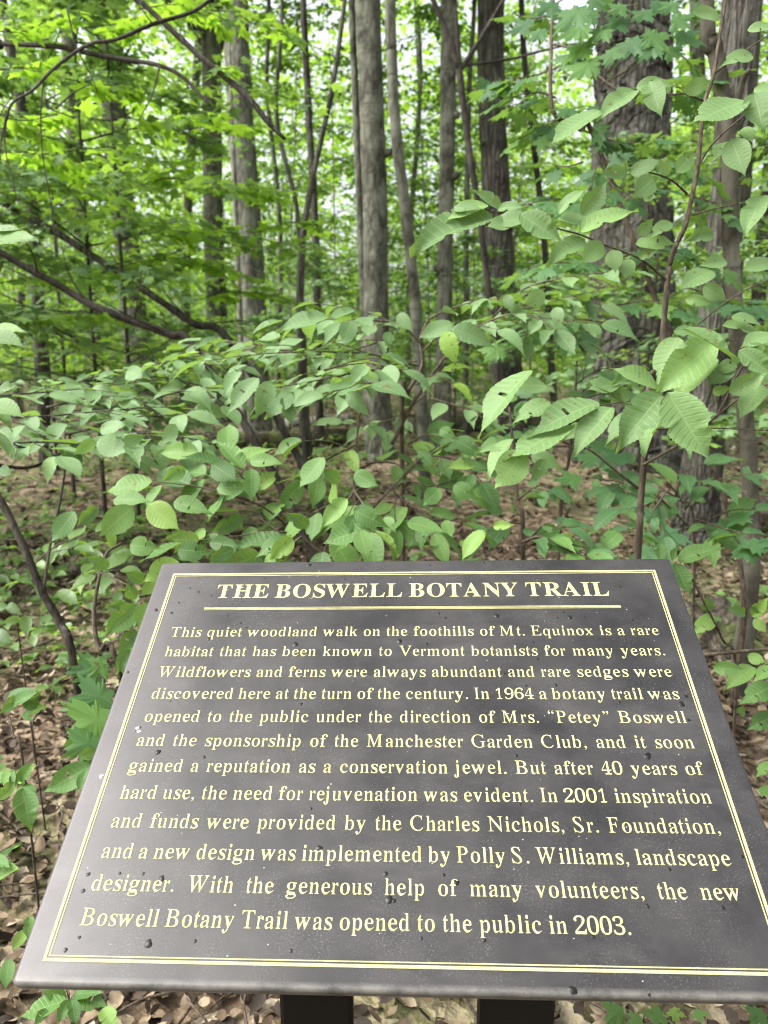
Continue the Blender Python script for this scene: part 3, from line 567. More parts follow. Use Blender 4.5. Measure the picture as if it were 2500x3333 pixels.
BW 171,-11,32,393,24,413,15,427,3,435,-15,439,-15,455,181,455,181,439,162,437,150,432,143,423,140,410,142,394,148,373,223,153,301,353,286,399,278,418,267,429,252,435,229,439,229,455,439,455,439,439,404,432,393,412,394,401,474,166,547,391,549,406,546,421,538,430,524,436,503,439,503,455,624,455,624,439,607,433,594,421,584,404,575,379,446,-11,428,-11,316,309,190,-11
BY 101,0,101,17,131,22,148,32,157,50,161,81,161,179,46,387,29,414,14,429,1,435,-13,438,-13,455,207,455,207,438,179,436,167,432,158,425,156,416,158,405,164,392,248,226,333,366,345,389,349,408,336,430,295,438,295,455,439,455,439,438,423,434,409,424,396,411,383,392,268,203,268,81,271,50,280,32,298,22,328,17,328,0
'''

# ------------------------------------------------------------------ ground
def make_ground():
    xs = np.concatenate([np.linspace(-150, -14, 18), np.linspace(-13, 13, 105), np.linspace(14, 150, 18)])
    ys = np.concatenate([np.linspace(-60, -6, 10), np.linspace(-5, 24, 117), np.linspace(25.5, 200, 30)])
    X, Y = np.meshgrid(xs, ys)
    Zz = ground_z(X, Y)
    V = np.c_[X.ravel(), Y.ravel(), Zz.ravel()]
    nx, ny = len(xs), len(ys)
    i, j = np.meshgrid(np.arange(ny - 1), np.arange(nx - 1), indexing='ij')
    a = (i * nx + j).ravel()
    F = np.vstack([np.c_[a, a + 1, a + nx + 1], np.c_[a, a + nx + 1, a + nx]])
    mb = MB(); mb.add(V, F)
    g = mb.build('ground', M['ground']); g['kind'] = 'structure'
make_ground()

def scatter(rng, n, y0, y1, half=.62, power=1.0):
    y = y0 + (y1 - y0) * rng.random(n) ** power
    x = rng.uniform(-1, 1, n) * (y * half + 1.2)
    return x, y
def flat_leaves(mb, T, x, y, size, rng, tilt=.45, lift=.02):
    n = len(x); az = rng.uniform(0, 2 * np.pi, n)
    N = norm(np.c_[rng.normal(0, tilt, n), rng.normal(0, tilt, n), np.ones(n)])
    Yd = np.c_[np.cos(az), np.sin(az), np.zeros(n)]
    Yd = norm(Yd - N * np.sum(Yd * N, 1)[:, None])
    O = np.c_[x, y, ground_z(x, y) + lift * (.4 + rng.random(n))]
    put_leaves(mb, T, O, Yd, N, size * rng.uniform(.6, 1.25, n), rng)

rng = np.random.default_rng(5)
mb = MB()
x, y = scatter(rng, 22000, .6, 6.5, .55, .9); flat_leaves(mb, DEAD, x, y, .056, rng, .50, .03)
x, y = scatter(rng, 9000, 5.5, 24, .55, .9); flat_leaves(mb, [kite(.3, .3, -.2), kite(.28, -.2, .3)], x, y, .13, rng, .5, .03)
lo = mb.build('leaf_litter', M['litter']); lo['kind'] = 'stuff'
tag(lo, 'dry brown fallen leaves carpeting the forest floor', 'leaf litter')

mb = MB()
for i in range(620):
    x, y = scatter(rng, 1, .7, 13, .5, .8) if i < 420 else scatter(rng, 1, .8, 4.0, .5, .8); a = rng.uniform(0, np.pi); L = rng.uniform(.12, .7)
    t = np.linspace(-1, 1, 4)[:, None]
    P = np.c_[x, y, ground_z(x, y) + .03] + t * L / 2 * np.array([np.cos(a), np.sin(a), rng.normal(0, .12)]) + rng.normal(0, .02, (4, 3))
    P[:, 2] = np.maximum(P[:, 2], ground_z(P[:, 0], P[:, 1]) + .012)
    mb.add(*tube(smooth_path(P, 3), rng.uniform(.002, .007), 4))
tw = mb.build('fallen_twigs', M['twig']); tw['kind'] = 'stuff'
tag(tw, 'thin dead twigs scattered over the leaf litter', 'twigs')

mb = MB()                                            # low green seedlings, thickest on the left
rng = np.random.default_rng(8)
for i in range(960):
    if i >= 950:
        y = rng.uniform(1.9, 3.6); x = rng.uniform(-.62, -.22) * y - .25
    elif rng.random() < .72:
        y = rng.uniform(3.2, 13); x = rng.uniform(-.62 * y, -.02 * y) 
    else:
        y = rng.uniform(3.5, 18); x = rng.uniform(-.1, .6) * y
    h = rng.uniform(.04, .22); k = rng.integers(3, 7); az = rng.uniform(0, 6.28, k)
    o = np.array([x, y, float(ground_z(x, y)) + h])
    Yd = np.c_[np.cos(az), np.sin(az), rng.normal(.05, .25, k)]
    N = np.c_[rng.normal(0, .3, k), rng.normal(0, .3, k), np.ones(k)]
    put_leaves(mb, SMALL if y < 7 else KITE, o + Yd * .01, Yd, N, rng.uniform(.05, .11, k), rng)
gc = mb.build('ground_cover', M['mid_leaf']); gc['kind'] = 'stuff'
tag(gc, 'low green seedlings and herbs growing through the leaf litter', 'ground cover')

# ------------------------------------------------------------------ the sign
S = 0.86                                             # width of the gilt border in metres
r1 = norm(np.array([.99850402, -.01222331, -.05329451])); r2 = np.array([.03977063, -.65664312, .75315212])
r2 = norm(r2 - r1 * (r1 @ r2)); tc = np.array([-.4687678, .61652241, 1.03280676]) * S
def c2w(v): return AX_R * v[0] - AX_U * v[1] + AX_F * v[2]
PX, PY = c2w(r1), c2w(r2); PZ = np.cross(PX, PY); PO = CAM + c2w(tc)
PY = PY * .98
def panel_pt(x, y, z=0.0): return PO + PX * x + PY * y + PZ * z
sc_ = panel_pt(.43, .30)
sign = thing('trail_sign', 'dark engraved trail sign with cream lettering on two black posts', 'sign', (sc_[0], sc_[1], 0))
PM = Matrix(((PX[0], PY[0], PZ[0], PO[0]), (PX[1], PY[1], PZ[1], PO[1]), (PX[2], PY[2], PZ[2], PO[2]), (0, 0, 0, 1)))
SIGN_M = Matrix.Translation((-sc_[0], -sc_[1], 0)) @ PM
def sign_part(mb, name, mat, parent=None, smooth=False):
    o = mb.build(name, mat, None, smooth)
    o.parent = parent or sign
    o.matrix_local = SIGN_M if parent is None else Matrix.Identity(4)
    return o
PX0, PX1, PY0, PY1, PTH = -.0335 * S, 1.0385 * S, -.030 * S, .7912 * S, .015
def round_rect(x0, x1, y0, y1, r, k=7):
    pts = []
    for cx, cy, a0 in ((x1 - r, y1 - r, 0), (x0 + r, y1 - r, 90), (x0 + r, y0 + r, 180), (x1 - r, y0 + r, 270)):
        for a in np.linspace(a0, a0 + 90, k): pts.append((cx + r * math.cos(R_(a)), cy + r * math.sin(R_(a))))
    return np.array(pts)
def panel_mesh():
    mb = MB(); rings = []
    bev = .0050
    prof = [(bev * (1 - math.sin(R_(a))), -bev * (1 - math.cos(R_(a)))) for a in range(0, 91, 15)]
    prof += [(0, -PTH * .55), (.0012, -PTH * .57), (.0012, -PTH * .64), (0, -PTH * .66), (0, -PTH + .003), (.003, -PTH)]
    for ins, z in prof:
        p = round_rect(PX0 + ins, PX1 - ins, PY0 + ins, PY1 - ins, .008 - min(ins, .004))
        rings.append(np.c_[p, np.full(len(p), z)])
    n = len(rings[0]); V = np.vstack(rings + [np.array([[(PX0 + PX1) / 2, (PY0 + PY1) / 2, 0]]), np.array([[(PX0 + PX1) / 2, (PY0 + PY1) / 2, -PTH]])])
    F = []
    for k in range(len(rings) - 1):
        for i in range(n):
            a, b = k * n + i, k * n + (i + 1) % n; c, d = a + n, b + n
            F += [(a, c, d), (a, d, b)]
    c0, c1 = len(V) - 2, len(V) - 1; L = (len(rings) - 1) * n
    for i in range(n):
        F += [(c0, i, (i + 1) % n), (c1, L + (i + 1) % n, L + i)]
    mb.add(V, F); return mb
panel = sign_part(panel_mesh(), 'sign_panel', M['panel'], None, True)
for p in panel.data.polygons:
    if abs(p.normal.z) > .999: p.use_smooth = False

def strip(mb, x0, y0, x1, y1, z=.0006):             # thin raised bar, panel units
    mb.add(*box(((x0 + x1) / 2 * S, (y0 + y1) / 2 * S, z / 2), (abs(x1 - x0) * S, abs(y1 - y0) * S, z)))
def frame(name, x0, x1, y0, y1, w):
    mb = MB()
    strip(mb, x0, y1 - w, x1, y1); strip(mb, x0, y0, x1, y0 + w)
    strip(mb, x0, y0 + w, x0 + w, y1 - w); strip(mb, x1 - w, y0 + w, x1, y1 - w)
    return sign_part(mb, name, M['letter'])
frame('outer_border', 0, 1, 0, .755, .0041)
frame('inner_border', .0066, .9934, .0066, .7484, .0015)
mb = MB()
strip(mb, .0870, .6563, .9110, .6573); strip(mb, .0870, .6530, .9110, .6548); strip(mb, .0870, .6504, .9110, .6514)
sign_part(mb, 'title_rule', M['letter'])

GLYPHS = {}
for ln in GLYPH_DATA.strip().split('\n'):
    k, d = ln.split(' ')
    GLYPHS[k] = [np.array([int(v) for v in c.split(',')]).reshape(-1, 2) * .001455 for c in d.split('|')]
ROMAN = dict(zip('abcdefghijklmnopqrstuvwxyz', (444, 500, 444, 500, 444, 333, 500, 500, 278, 278, 500, 278, 778, 500, 500, 500, 500, 333, 389, 278, 500, 500, 722, 500, 500, 444)))
ROMAN.update(dict(zip('BCEFGIMNPSTVW', (667, 667, 611, 556, 722, 333, 889, 722, 556, 556, 611, 722, 944))))
ROMAN.update({c: 500 for c in '0123456789'}); ROMAN.update({'.': 250, ',': 250, '“': 444, '”': 444})
BOLD = dict(zip('abcdefghijklmnopqrstuvwxyz', (500, 556, 444, 556, 444, 333, 500, 556, 278, 333, 556, 278, 833, 556, 500, 556, 556, 444, 389, 333, 556, 500, 722, 500, 500, 444)))
BOLD.update(dict(zip('ABCEFGHILMNOPRSTVWY', (722, 667, 722, 667, 611, 778, 778, 389, 667, 944, 722, 778, 611, 722, 556, 667, 722, 1000, 722))))
def disc(cx, cy, r, n=14): return [(cx + r * math.cos(a), cy + r * math.sin(a)) for a in np.linspace(0, 2 * math.pi, n, endpoint=False)]
def comma(cx, cy, s=1): 
    return [(cx - .05 * s, cy + .03), (cx - .03 * s, cy + .052), (cx + .02 * s, cy + .055), (cx + .055 * s, cy + .02), (cx + .055 * s, cy - .04),
            (cx + .02 * s, cy - .10), (cx - .045 * s, cy - .145), (cx - .05 * s, cy - .13), (cx + .0 * s, cy - .085), (cx + .018 * s, cy - .045), (cx - .02 * s, cy - .04), (cx - .055 * s, cy)]
def shapes(ch, bold):
    """contours grouped into fills, and the advance"""
    if not bold:
        if ch == '.': return [[disc(.125, .045, .055)]], .25
        if ch == ',': return [[comma(.12, .045)]], .25
        if ch == '”': return [[comma(.13, .60)], [comma(.30, .60)]], .444
        if ch == '“': return [[[(.27 - x, 1.165 - y) for x, y in comma(.13, .60)]], [[(.445 - x, 1.165 - y) for x, y in comma(.13, .60)]]], .444
    g = GLYPHS[('B' if bold else '') + ch]
    if bold: return [[c for c in g]], BOLD[ch] / 1000
    adv = ROMAN[ch] / 1000
    lo = min(c[:, 0].min() for c in g); hi = max(c[:, 0].max() for c in g)
    if ch.isdigit():
        sb, wd = (.028, .444) if ch != '1' else (.10, .30)
        g = [c * .965 for c in g]; lo *= .965; hi *= .965
    else:
        k = adv / (BOLD[ch] / 1000); k = .5 * k + .5 * min(1, k)
        wd = (hi - lo) * k; sb = max(lo * k, (adv - wd) * .5 if ch in 'ilIotce' else .012)
        if ch in 'fj': sb = .02 if ch == 'f' else -.06
    g = [np.c_[(c[:, 0] - lo) * wd / (hi - lo) + sb, c[:, 1]] for c in g]
    return ([[c] for c in g] if ch in 'ij' else [g]), adv
def set_text(name, words_line, x0, x1, base, em, bold=False, justify=True, capw=1.0):
    mb = MB(); words = words_line.split(' ')
    def wlen(w): return sum(shapes(c, bold)[1] for c in w) * em * capw
    tot = sum(wlen(w) for w in words)
    gap = (x1 - x0 - tot) / (len(words) - 1) if justify else .27 * em
    x = x0
    for w in words:
        for c in w:
            fills, adv = shapes(c, bold)
            for cs in fills:
                tri = tessellate_polygon([[Vector((p[0], p[1], 0)) for p in q] for q in cs])
                P = np.vstack([np.asarray(q, float) for q in cs])
                V = np.c_[(x + P[:, 0] * em * capw) * S, (base + P[:, 1] * em) * S, np.full(len(P), .0005)]
                F = np.array([list(t) for t in tri])
                # keep every face turned up
                a, b, d = V[F[:, 0]], V[F[:, 1]], V[F[:, 2]]
                flip = np.cross(b - a, d - a)[:, 2] < 0
                F[flip] = F[flip][:, ::-1]
                mb.add(V, F)
            x += adv * em * capw
        x += gap
    return sign_part(mb, name, M['letter'])
set_text('title_lettering', 'THE BOSWELL BOTANY TRAIL', .103, .898, .6835, .0570, True, True, .92)
TEXT = ['This quiet woodland walk on the foothills of Mt. Equinox is a rare', 'habitat that has been known to Vermont botanists for many years.',
        'Wildflowers and ferns were always abundant and rare sedges were', 'discovered here at the turn of the century. In 1964 a botany trail was',
        'opened to the public under the direction of Mrs. “Petey” Boswell', 'and the sponsorship of the Manchester Garden Club, and it soon',
        'gained a reputation as a conservation jewel. But after 40 years of', 'hard use, the need for rejuvenation was evident. In 2001 inspiration',
        'and funds were provided by the Charles Nichols, Sr. Foundation,', 'and a new design was implemented by Polly S. Williams, landscape',
        'designer. With the generous help of many volunteers, the new', 'Boswell Botany Trail was opened to the public in 2003.']
for k, ln in enumerate(TEXT):
    base = .5812 - k * (.5812 - .0474) / 11
    set_text('text_line', ln, .0345, .970 if k < 11 else .8080, base, .0358, False, True, .975)

# dirt specks and droppings stuck on the face
rs = np.random.default_rng(77)
def blob(mb, x, y, r, flat=.35, n=8, irregular=.3):
    ang = np.linspace(0, 2 * np.pi, n, endpoint=False); k = 1 + irregular * rs.normal(size=n) * .5
    V = [(x, y, r * flat)]
    for f, z in ((.62, .8), (1.0, .0)):
        for a, q in zip(ang, k): V.append((x + r * f * q * math.cos(a), y + r * f * q * math.sin(a), r * flat * z))
    F = [(0, 1 + i, 1 + (i + 1) % n) for i in range(n)]
    for i in range(n):
        a, b = 1 + i, 1 + (i + 1) % n; F += [(a, a + n, b + n), (a, b + n, b)]
    mb.add(V, F)
sx_, sy_ = PX, PY
def on_panel(p):
    v = ray(*p); t = ((PO - CAM) @ PZ) / (v @ PZ); q = CAM + v * t - PO
    return q @ PX, q @ PY / .98 ** 2
mb = MB()
SPK = [Y1(1335, 119, ), Y1(1143, 176), Y1(1490, 180), Y1(821, 218), Y1(912, 250), Y1(673, 313), Y1(740, 325), Y1(773, 281), Y1(1038, 370), Y1(1063, 390),
       Y1(1277, 461), Y1(735, 707), Y1(587, 833), Y1(605, 820), Y1(1299, 719), Y1(680, 927), Y1(881, 949), Y1(858, 235), Y1(982, 337), Y1(552, 582), Y1(903, 437), Y1(975, 470),
       Y2(198, 118), Y2(432, 109), Y2(1021, 213), Y2(804, 345), Y2(775, 322), Y2(1074, 356), Y2(750, 345), Y2(865, 342), Y2(67, 447), Y2(185, 460), Y2(645, 453), Y2(520, 587), Y2(1305, 685), Y2(1285, 718),
       Y2(612, 640), Y2(742, 637), Y2(1316, 788), Y2(1412, 915), Y2(1138, 943), Y2(571, 941), Y2(1017, 710), Y2(236, 328), Y2(266, 346), Y2(487, 338), Y2(90, 405), Y2(168, 405), Y2(663, 525),
       (1012, 2633), (1040, 2760), (390, 2842), (466, 2844), (287, 2846), (270, 2900), (526, 2860), (213, 3092), (258, 3051), (947, 3095), (1372, 3055), (483, 3072), (634, 3064),
       (1693, 2618), (1931, 3050), (1576, 3060), (1864, 3222), (2112, 3238), (2108, 2950), (2353, 2955), (2416, 2788), (1267, 2930), (1282, 2933), (1255, 2845), (2179, 2829), (1444, 2848), (1485, 2873), (1650, 2885)]
for i, p in enumerate(SPK):
    x, y = on_panel(p); big = 1.0 + .8 * ((i * 7) % 5 == 0)
    blob(mb, x, y, .0025 * big * rs.uniform(.75, 1.2), .22, 10, .3)
for i in range(70):
    blob(mb, rs.uniform(0, .86), rs.uniform(0, .66), rs.uniform(.0005, .0011), .3, 7, .3)
sp = sign_part(mb, 'dirt_speck', M['speck'], panel, True); sp['kind'] = 'stuff'
mb = MB()
for p, r in ((Y1(592, 826), .0062), (Y1(600, 836), .004), (Y1(434, 1032), .0046), (Y1(441, 1026), .0035), (Y1(1046, 215), .003), (Y1(1590, 160), .0022)):
    x, y = on_panel(p); blob(mb, x, y, r * .62, .12, 11, .7)
for i in range(90):
    x, y = rs.uniform(.0, .88), rs.uniform(-.01, .66); blob(mb, x, y, rs.uniform(.0004, .0010), .2, 6, .3)
dr = sign_part(mb, 'dropping', M['dropping'], panel, True); dr['kind'] = 'stuff'

def post(xa, xb, yf):
    pa, pb = at_y(D(xa, 2205), yf), at_y(D(xb, 2205), yf)
    w = pb[0] - pa[0]; cx = (pa[0] + pb[0]) / 2; dp = .04
    def under(x, y):                                   # height of the panel's underside
        q0 = PO - PZ * (PTH + .001); return q0[2] - (PZ[0] * (x - q0[0]) + PZ[1] * (y - q0[1])) / PZ[2]
    mb = MB(); b = .006
    ring = np.array([(-w/2 + b, 0), (w/2 - b, 0), (w/2, b), (w/2, dp - b), (w/2 - b, dp), (-w/2 + b, dp), (-w/2, dp - b), (-w/2, b)])
    lo_ = [(cx + x, yf + y, -.25) for x, y in ring]; hi_ = [(cx + x, yf + y, under(cx + x, yf + y)) for x, y in ring]
    V = np.array(lo_ + hi_); F = []
    for i in range(8):
        j = (i + 1) % 8; F += [(i, j, j + 8), (i, j + 8, i + 8)]
    F += [(8, 8 + i, 8 + i + 1) for i in range(1, 7)] + [(0, i + 1, i) for i in range(1, 7)]
    mb.add(V, F); return mb.build('post', M['post'], sign, False)
post(605, 762, .90); post(1037, 1199, .90)

# ------------------------------------------------------------------ trees: trunk, limbs, crown
def px_size(w, y_pt):                # photo pixels -> metres for a point in the world
    return w / FPX * float((np.asarray(y_pt) - CAM) @ AX_F)

def crown_mb(rng, centre, radius, height, n, size, T, clumps=40):
    mb = MB(); c = np.asarray(centre, float)
    k = clumps
    u = norm(rng.normal(size=(k, 3))) * (rng.random((k, 1)) ** .45)
    cc = c + u * np.array([radius, radius, height / 2])
    m = n // k
    O = np.repeat(cc, m, 0) + rng.normal(0, 1, (k * m, 3)) * np.array([.5, .5, .16]) * radius * .42
    az = rng.uniform(0, 6.28, len(O))
    Yd = np.c_[np.cos(az), np.sin(az), rng.normal(-.2, .3, len(O))]
    N = np.c_[rng.normal(0, .4, len(O)), rng.normal(0, .4, len(O)), np.ones(len(O))]
    put_leaves(mb, T, O, Yd, N, size * rng.uniform(.7, 1.3, len(O)), rng)
    return mb, cc

CROWNS = {}
def tree(name, label, pts, Y, bark, seed, top=13.0, limbs=(), crown=None, group=None, sides=14, lump=.03, flare=1.5, cat='tree', crown_mat='mid_leaf', ridge=0.0):
    """pts: (x, y, width) in overview pixels from the lowest to the highest"""
    rng = np.random.default_rng(seed)
    W = []; r = []
    for (x, y, w) in pts:
        q = at_y(D(x, y), Y); W.append(q); r.append(px_size(w * 1.50693, q) / 2)
    W = np.array(W); r = np.array(r)
    if W[0][2] > 0.02:                                  # carry the stem down to the ground
        d = W[0] - W[1]; d = d / d[2]
        b = W[0] - d * (W[0][2]); b[2] = 0
        g = ground_z(b[0], b[1]); b[2] = g - .06
        k = W[0] * .75 + b * .25
        W = np.vstack([b, b + (W[0] - b) * .12, W]); r = np.concatenate([[r[0] * flare], [r[0] * (1 + (flare - 1) * .35)], r])
    else:
        g = float(ground_z(W[0][0], W[0][1])); W[0][2] = min(W[0][2], g - .05)
    if W[-1][2] < top:
        d = norm(W[-1] - W[-2]); d = norm(d * .6 + np.array([0, 0, .6]))
        h = top - W[-1][2]
        W = np.vstack([W, W[-1] + d * h * .5 / max(.3, d[2]), W[-1] + d * h / max(.3, d[2])]); r = np.concatenate([r, [r[-1] * .75, r[-1] * .30]])
    P = smooth_path(W, 7); n = len(P)
    L = np.linspace(0, 1, n); rr = np.interp(L, np.linspace(0, 1, len(r)), r)
    P = P + np.c_[rng.normal(0, 1, n), rng.normal(0, 1, n), np.zeros(n)] * rr[:, None] * .03
    t = thing(name, label, cat, (P[0][0], P[0][1], float(ground_z(P[0][0], P[0][1]))), group)
    mb = MB()
    if ridge:
        m = 90; PP = np.array([[np.interp(q, np.linspace(0, 1, n), P[:, a]) for a in range(3)] for q in np.linspace(0, 1, m)])
        V, F = tube(PP, np.interp(np.linspace(0, 1, m), np.linspace(0, 1, n), rr), 72)
        idx = np.arange(m * 72); i_, j_ = idx // 72, idx % 72
        th = j_ / 72 * 2 * np.pi; zz = PP[i_, 2]
        f = sum(np.abs(np.sin(k_ * th / 2 + 1.7 * np.sin(zz * w_ + k_) + ph)) for k_, w_, ph in ((11, 1.3, .3), (19, 2.1, 1.1), (29, 3.7, 2.0))) / 3
        f = f - .5 + .25 * np.sin(zz * 9 + 3 * np.sin(th * 4)) * .4
        V[:m * 72] = PP[i_] + (V[:m * 72] - PP[i_]) * (1 + ridge * f + .05 * np.sin(3 * th + zz))[:, None]
        mb.add(V, F)
    else: mb.add(*tube(P, rr, sides, lump, rng))
    mb.build('trunk', M[bark], t)
    for lb in limbs:
        lm = MB()
        for line in lb:
            Q = np.array([at_y(D(x, y), Y + dy) for x, y, dy, w in line])
            q = np.array([px_size(w * 1.50693, v) / 2 for v, (x, y, dy, w) in zip(Q, line)])
            PP = smooth_path(Q, 5); lm.add(*tube(PP, np.interp(np.linspace(0, 1, len(PP)), np.linspace(0, 1, len(q)), q), 8, .05, rng))
        lm.build('limb', M[bark], t)
    if crown:
        rad, zc, hh, cnt = crown
        key = (rad, hh, cnt, crown_mat)
        c = P[-1] * 1.0; c[2] = zc
        if key not in CROWNS:
            m2, cc = crown_mb(rng, (0, 0, 0), rad, hh, cnt, .17, KITE)
            o = m2.build('crown', M[crown_mat], None, origin=(0, 0, 0)); CROWNS[key] = o
            o.parent = t; o.location = c - np.array(t.location)
        else:
            o = CROWNS[key].copy(); COL.objects.link(o); o.parent = t; o.location = c - np.array(t.location); o.rotation_euler = (0, 0, rng.uniform(0, 6))
        lm = MB()
        for k in range(7):
            a = rng.uniform(0, 6.28); s = P[-1] * 1.0; s[2] = zc - hh * rng.uniform(.15, .5)
            i = int(np.argmin(np.abs(P[:, 2] - s[2]))); s = P[i]
            e = c + np.array([math.cos(a) * rad * .8, math.sin(a) * rad * .8, hh * rng.uniform(-.2, .35)])
            mid = (s + e) / 2 + np.array([0, 0, .35])
            PP = smooth_path([s, mid, e], 5); lm.add(*tube(PP, np.linspace(max(.03, rr[i] * .45), .012, len(PP)), 6))
        lm.build('limb', M[bark], t)
    return t

BIG = (3.2, 11.0, 6.0, 3600)
MED = (2.4, 9.8, 5.0, 2400)
tree('broad_tree', 'broadest dark furrowed trunk in the wood, right of centre behind the near leaves',
     [(1368, 1000, 265), (1362, 900, 205), (1362, 700, 172), (1362, 500, 160), (1367, 250, 152), (1372, 100, 150), (1374, 0, 146)], 11.0, 'bark_big', 1, 15, crown=BIG, ridge=.16)
tree('furrowed_tree', 'deeply furrowed grey trunk at the right edge behind a smooth stem',
     [(1500, 1195, 105), (1512, 1050, 80), (1535, 850, 70), (1558, 600, 72), (1585, 300, 74), (1603, 0, 76)], 5.9, 'bark_ash', 2, 14, crown=None, ridge=.20)
tree('smooth_stem', 'slender smooth brown stem in front of the furrowed trunk at the right edge',
     [(1590, 1500, 38), (1622, 1250, 36), (1618, 1000, 34), (1598, 780, 34), (1580, 560, 33), (1574, 320, 34), (1560, 200, 34), (1540, 80, 32), (1526, 0, 30)], 3.3, 'bark_smooth', 3, 7,
     limbs=([[(1572, 290, 0, 18), (1600, 190, -.05, 14), (1618, 150, -.1, 9)]],), sides=12)
tree('grey_tree', 'tall grey trunk standing left of centre beside a thin pale stem',
     [(550, 900, 70), (547, 740, 62), (540, 560, 59), (524, 330, 57), (514, 150, 55), (510, 0, 53)], 14.0, 'bark_pale', 4, 15, crown=BIG, sides=16)
tree('pale_pole', 'thin pale stem hugging the left side of the tall grey trunk', [(528, 900, 12), (519, 700, 12), (512, 520, 11)], 13.6, 'bark_pale', 5, 7, sides=8)
tree('central_tree', 'straight grey trunk in the middle of the picture with rings of old scars',
     [(820, 985, 66), (816, 860, 58), (812, 650, 54), (810, 420, 54), (802, 200, 54), (796, 0, 54)], 11.6, 'bark_grey', 6, 15, crown=BIG, sides=16)
tree('twin_pole', 'slim grey pole pressed against the left side of the central trunk', [(800, 960, 22), (792, 800, 20), (786, 640, 18), (776, 400, 17), (768, 200, 16), (760, 0, 15)], 11.9, 'bark_grey', 7, 12, sides=9)
tree('sinuous_tree', 'slim wavering grey stem just right of the central trunk',
     [(924, 1110, 30), (915, 960, 27), (900, 700, 26), (892, 600, 25), (872, 420, 25), (855, 280, 24), (846, 120, 25), (843, 0, 25)], 7.5, 'bark_grey', 8, 12, sides=12)
tree('beech_tree', 'straight grey pole of medium width between two dark trunks, right of centre',
     [(955, 965, 36), (958, 800, 34), (960, 640, 33), (965, 400, 33), (968, 200, 34), (971, 0, 36)], 12.0, 'bark_grey', 9, 14, crown=MED, sides=13)
tree('forked_stem', 'dark slender stem forking into a Y high up, right of centre',
     [(1078, 900, 16), (1070, 760, 15), (1052, 600, 14), (1030, 430, 14), (1010, 300, 15), (992, 150, 15)], 9.0, 'bark_limb', 10, 5.2,
     limbs=([[(992, 150, 0, 14), (965, 70, 0, 12), (932, -10, 0, 11), (905, -90, 0, 9)]], [[(992, 155, 0, 11), (1040, 80, 0, 9), (1090, -5, 0, 8), (1130, -80, 0, 6)]],
            [[(1000, 142, 0, 7), (1100, 128, .3, 6), (1178, 108, .5, 5), (1260, 90, .8, 3)]]), sides=9)
tree('dark_tree', 'dark brown trunk behind the forked stem, right of centre',
     [(1102, 900, 66), (1094, 780, 62), (1082, 600, 60), (1072, 400, 58), (1062, 180, 56), (1060, 0, 56)], 14.0, 'bark_big', 11, 15, crown=BIG, ridge=.12)
tree('split_stem', 'thin dark double stem rising like a narrow V left of the central trunk',
     [(664, 980, 24), (655, 860, 22), (652, 740, 20), (648, 620, 18), (655, 500, 16)], 8.8, 'bark_dark', 12, 3.0,
     limbs=([[(652, 530, 0, 15), (668, 420, 0, 13), (690, 320, 0, 12), (720, 180, 0, 11), (745, 0, 0, 10), (755, -120, 0, 8)]], [[(650, 560, 0, 12), (640, 440, 0, 10), (612, 330, 0, 10), (596, 230, 0, 10), (606, 90, 0, 9), (612, -60, 0, 8)]]), sides=9)
tree('far_left_stem', 'thin dark stem near the left edge of the wood', [(92, 840, 26), (82, 640, 25), (72, 480, 24), (60, 330, 23), (46, 220, 22), (15, 60, 20), (5, 0, 20)], 10.5, 'bark_dark', 13, 11, sides=9)
tree('blurred_tree', 'wide dark trunk half veiled by leaves in the left background', [(305, 800, 62), (290, 690, 56), (272, 520, 52), (250, 300, 54), (238, 100, 54), (234, 0, 52)], 17, 'bark_grey', 14, 15, crown=BIG, sides=12)
tree('veiled_tree', 'dull brown trunk behind the leaves left of the tall grey trunk', [(478, 860, 48), (470, 700, 45), (462, 500, 44), (458, 250, 42), (455, 0, 40)], 18, 'bark_grey', 15, 15, crown=MED, sides=12)
for px_, py_, sg in ((812, 250, -1), (815, 330, 1), (968, 380, 1), (966, 250, 1), (960, 580, -1)):
    host = [o for o in COL.objects if o.name == ('central_tree' if px_ < 900 else 'beech_tree')][0]
    q = at_y(D(px_, py_), host.location.y); r_ = .13 if px_ < 900 else .10
    mb = MB(); mb.add(*tube(np.array([q + (sg * r_ * .5, -.03, -.03), q + (sg * r_ * 1.35, -.05, 0), q + (sg * r_ * 1.75, -.06, .03)]), np.array([.075, .05, .03]), 8))
    mb.build('branch_stub', M['bark_grey'], host)
# thin and far trunks, background rank
FAR = [(205, 800, 36, 21), (400, 760, 22, 24), (600, 800, 11, 15), (690, 880, 17, 13), (1006, 860, 12, 15),
       (1192, 800, 14, 15), (880, 850, 12, 19), (1282, 800, 26, 21), (1530, 790, 36, 16), (1628, 790, 28, 15),
       (40, 790, 18, 20), (1470, 800, 18, 19)]
LOOK = ['thin grey trunk far back among the bright leaves', 'dark narrow trunk far back in the green wood']
rs_ = np.random.default_rng(40)
for i, (x, y, w, Y) in enumerate(FAR):
    lean = rs_.normal(0, 38)
    tree('background_tree', LOOK[i % 2], [(x, y, w * 1.1), (x + lean * .4 + rs_.normal(0, 8), 500, w), (x + lean + rs_.normal(0, 8), 200, w * .92), (x + lean * 1.3, 0, w * .85)], Y,
         'bark_grey' if i % 2 == 0 else 'bark_dark', 100 + i, 14, group='thin background trunks', sides=9, crown=MED if Y > 25 else None, crown_mat='far_leaf')

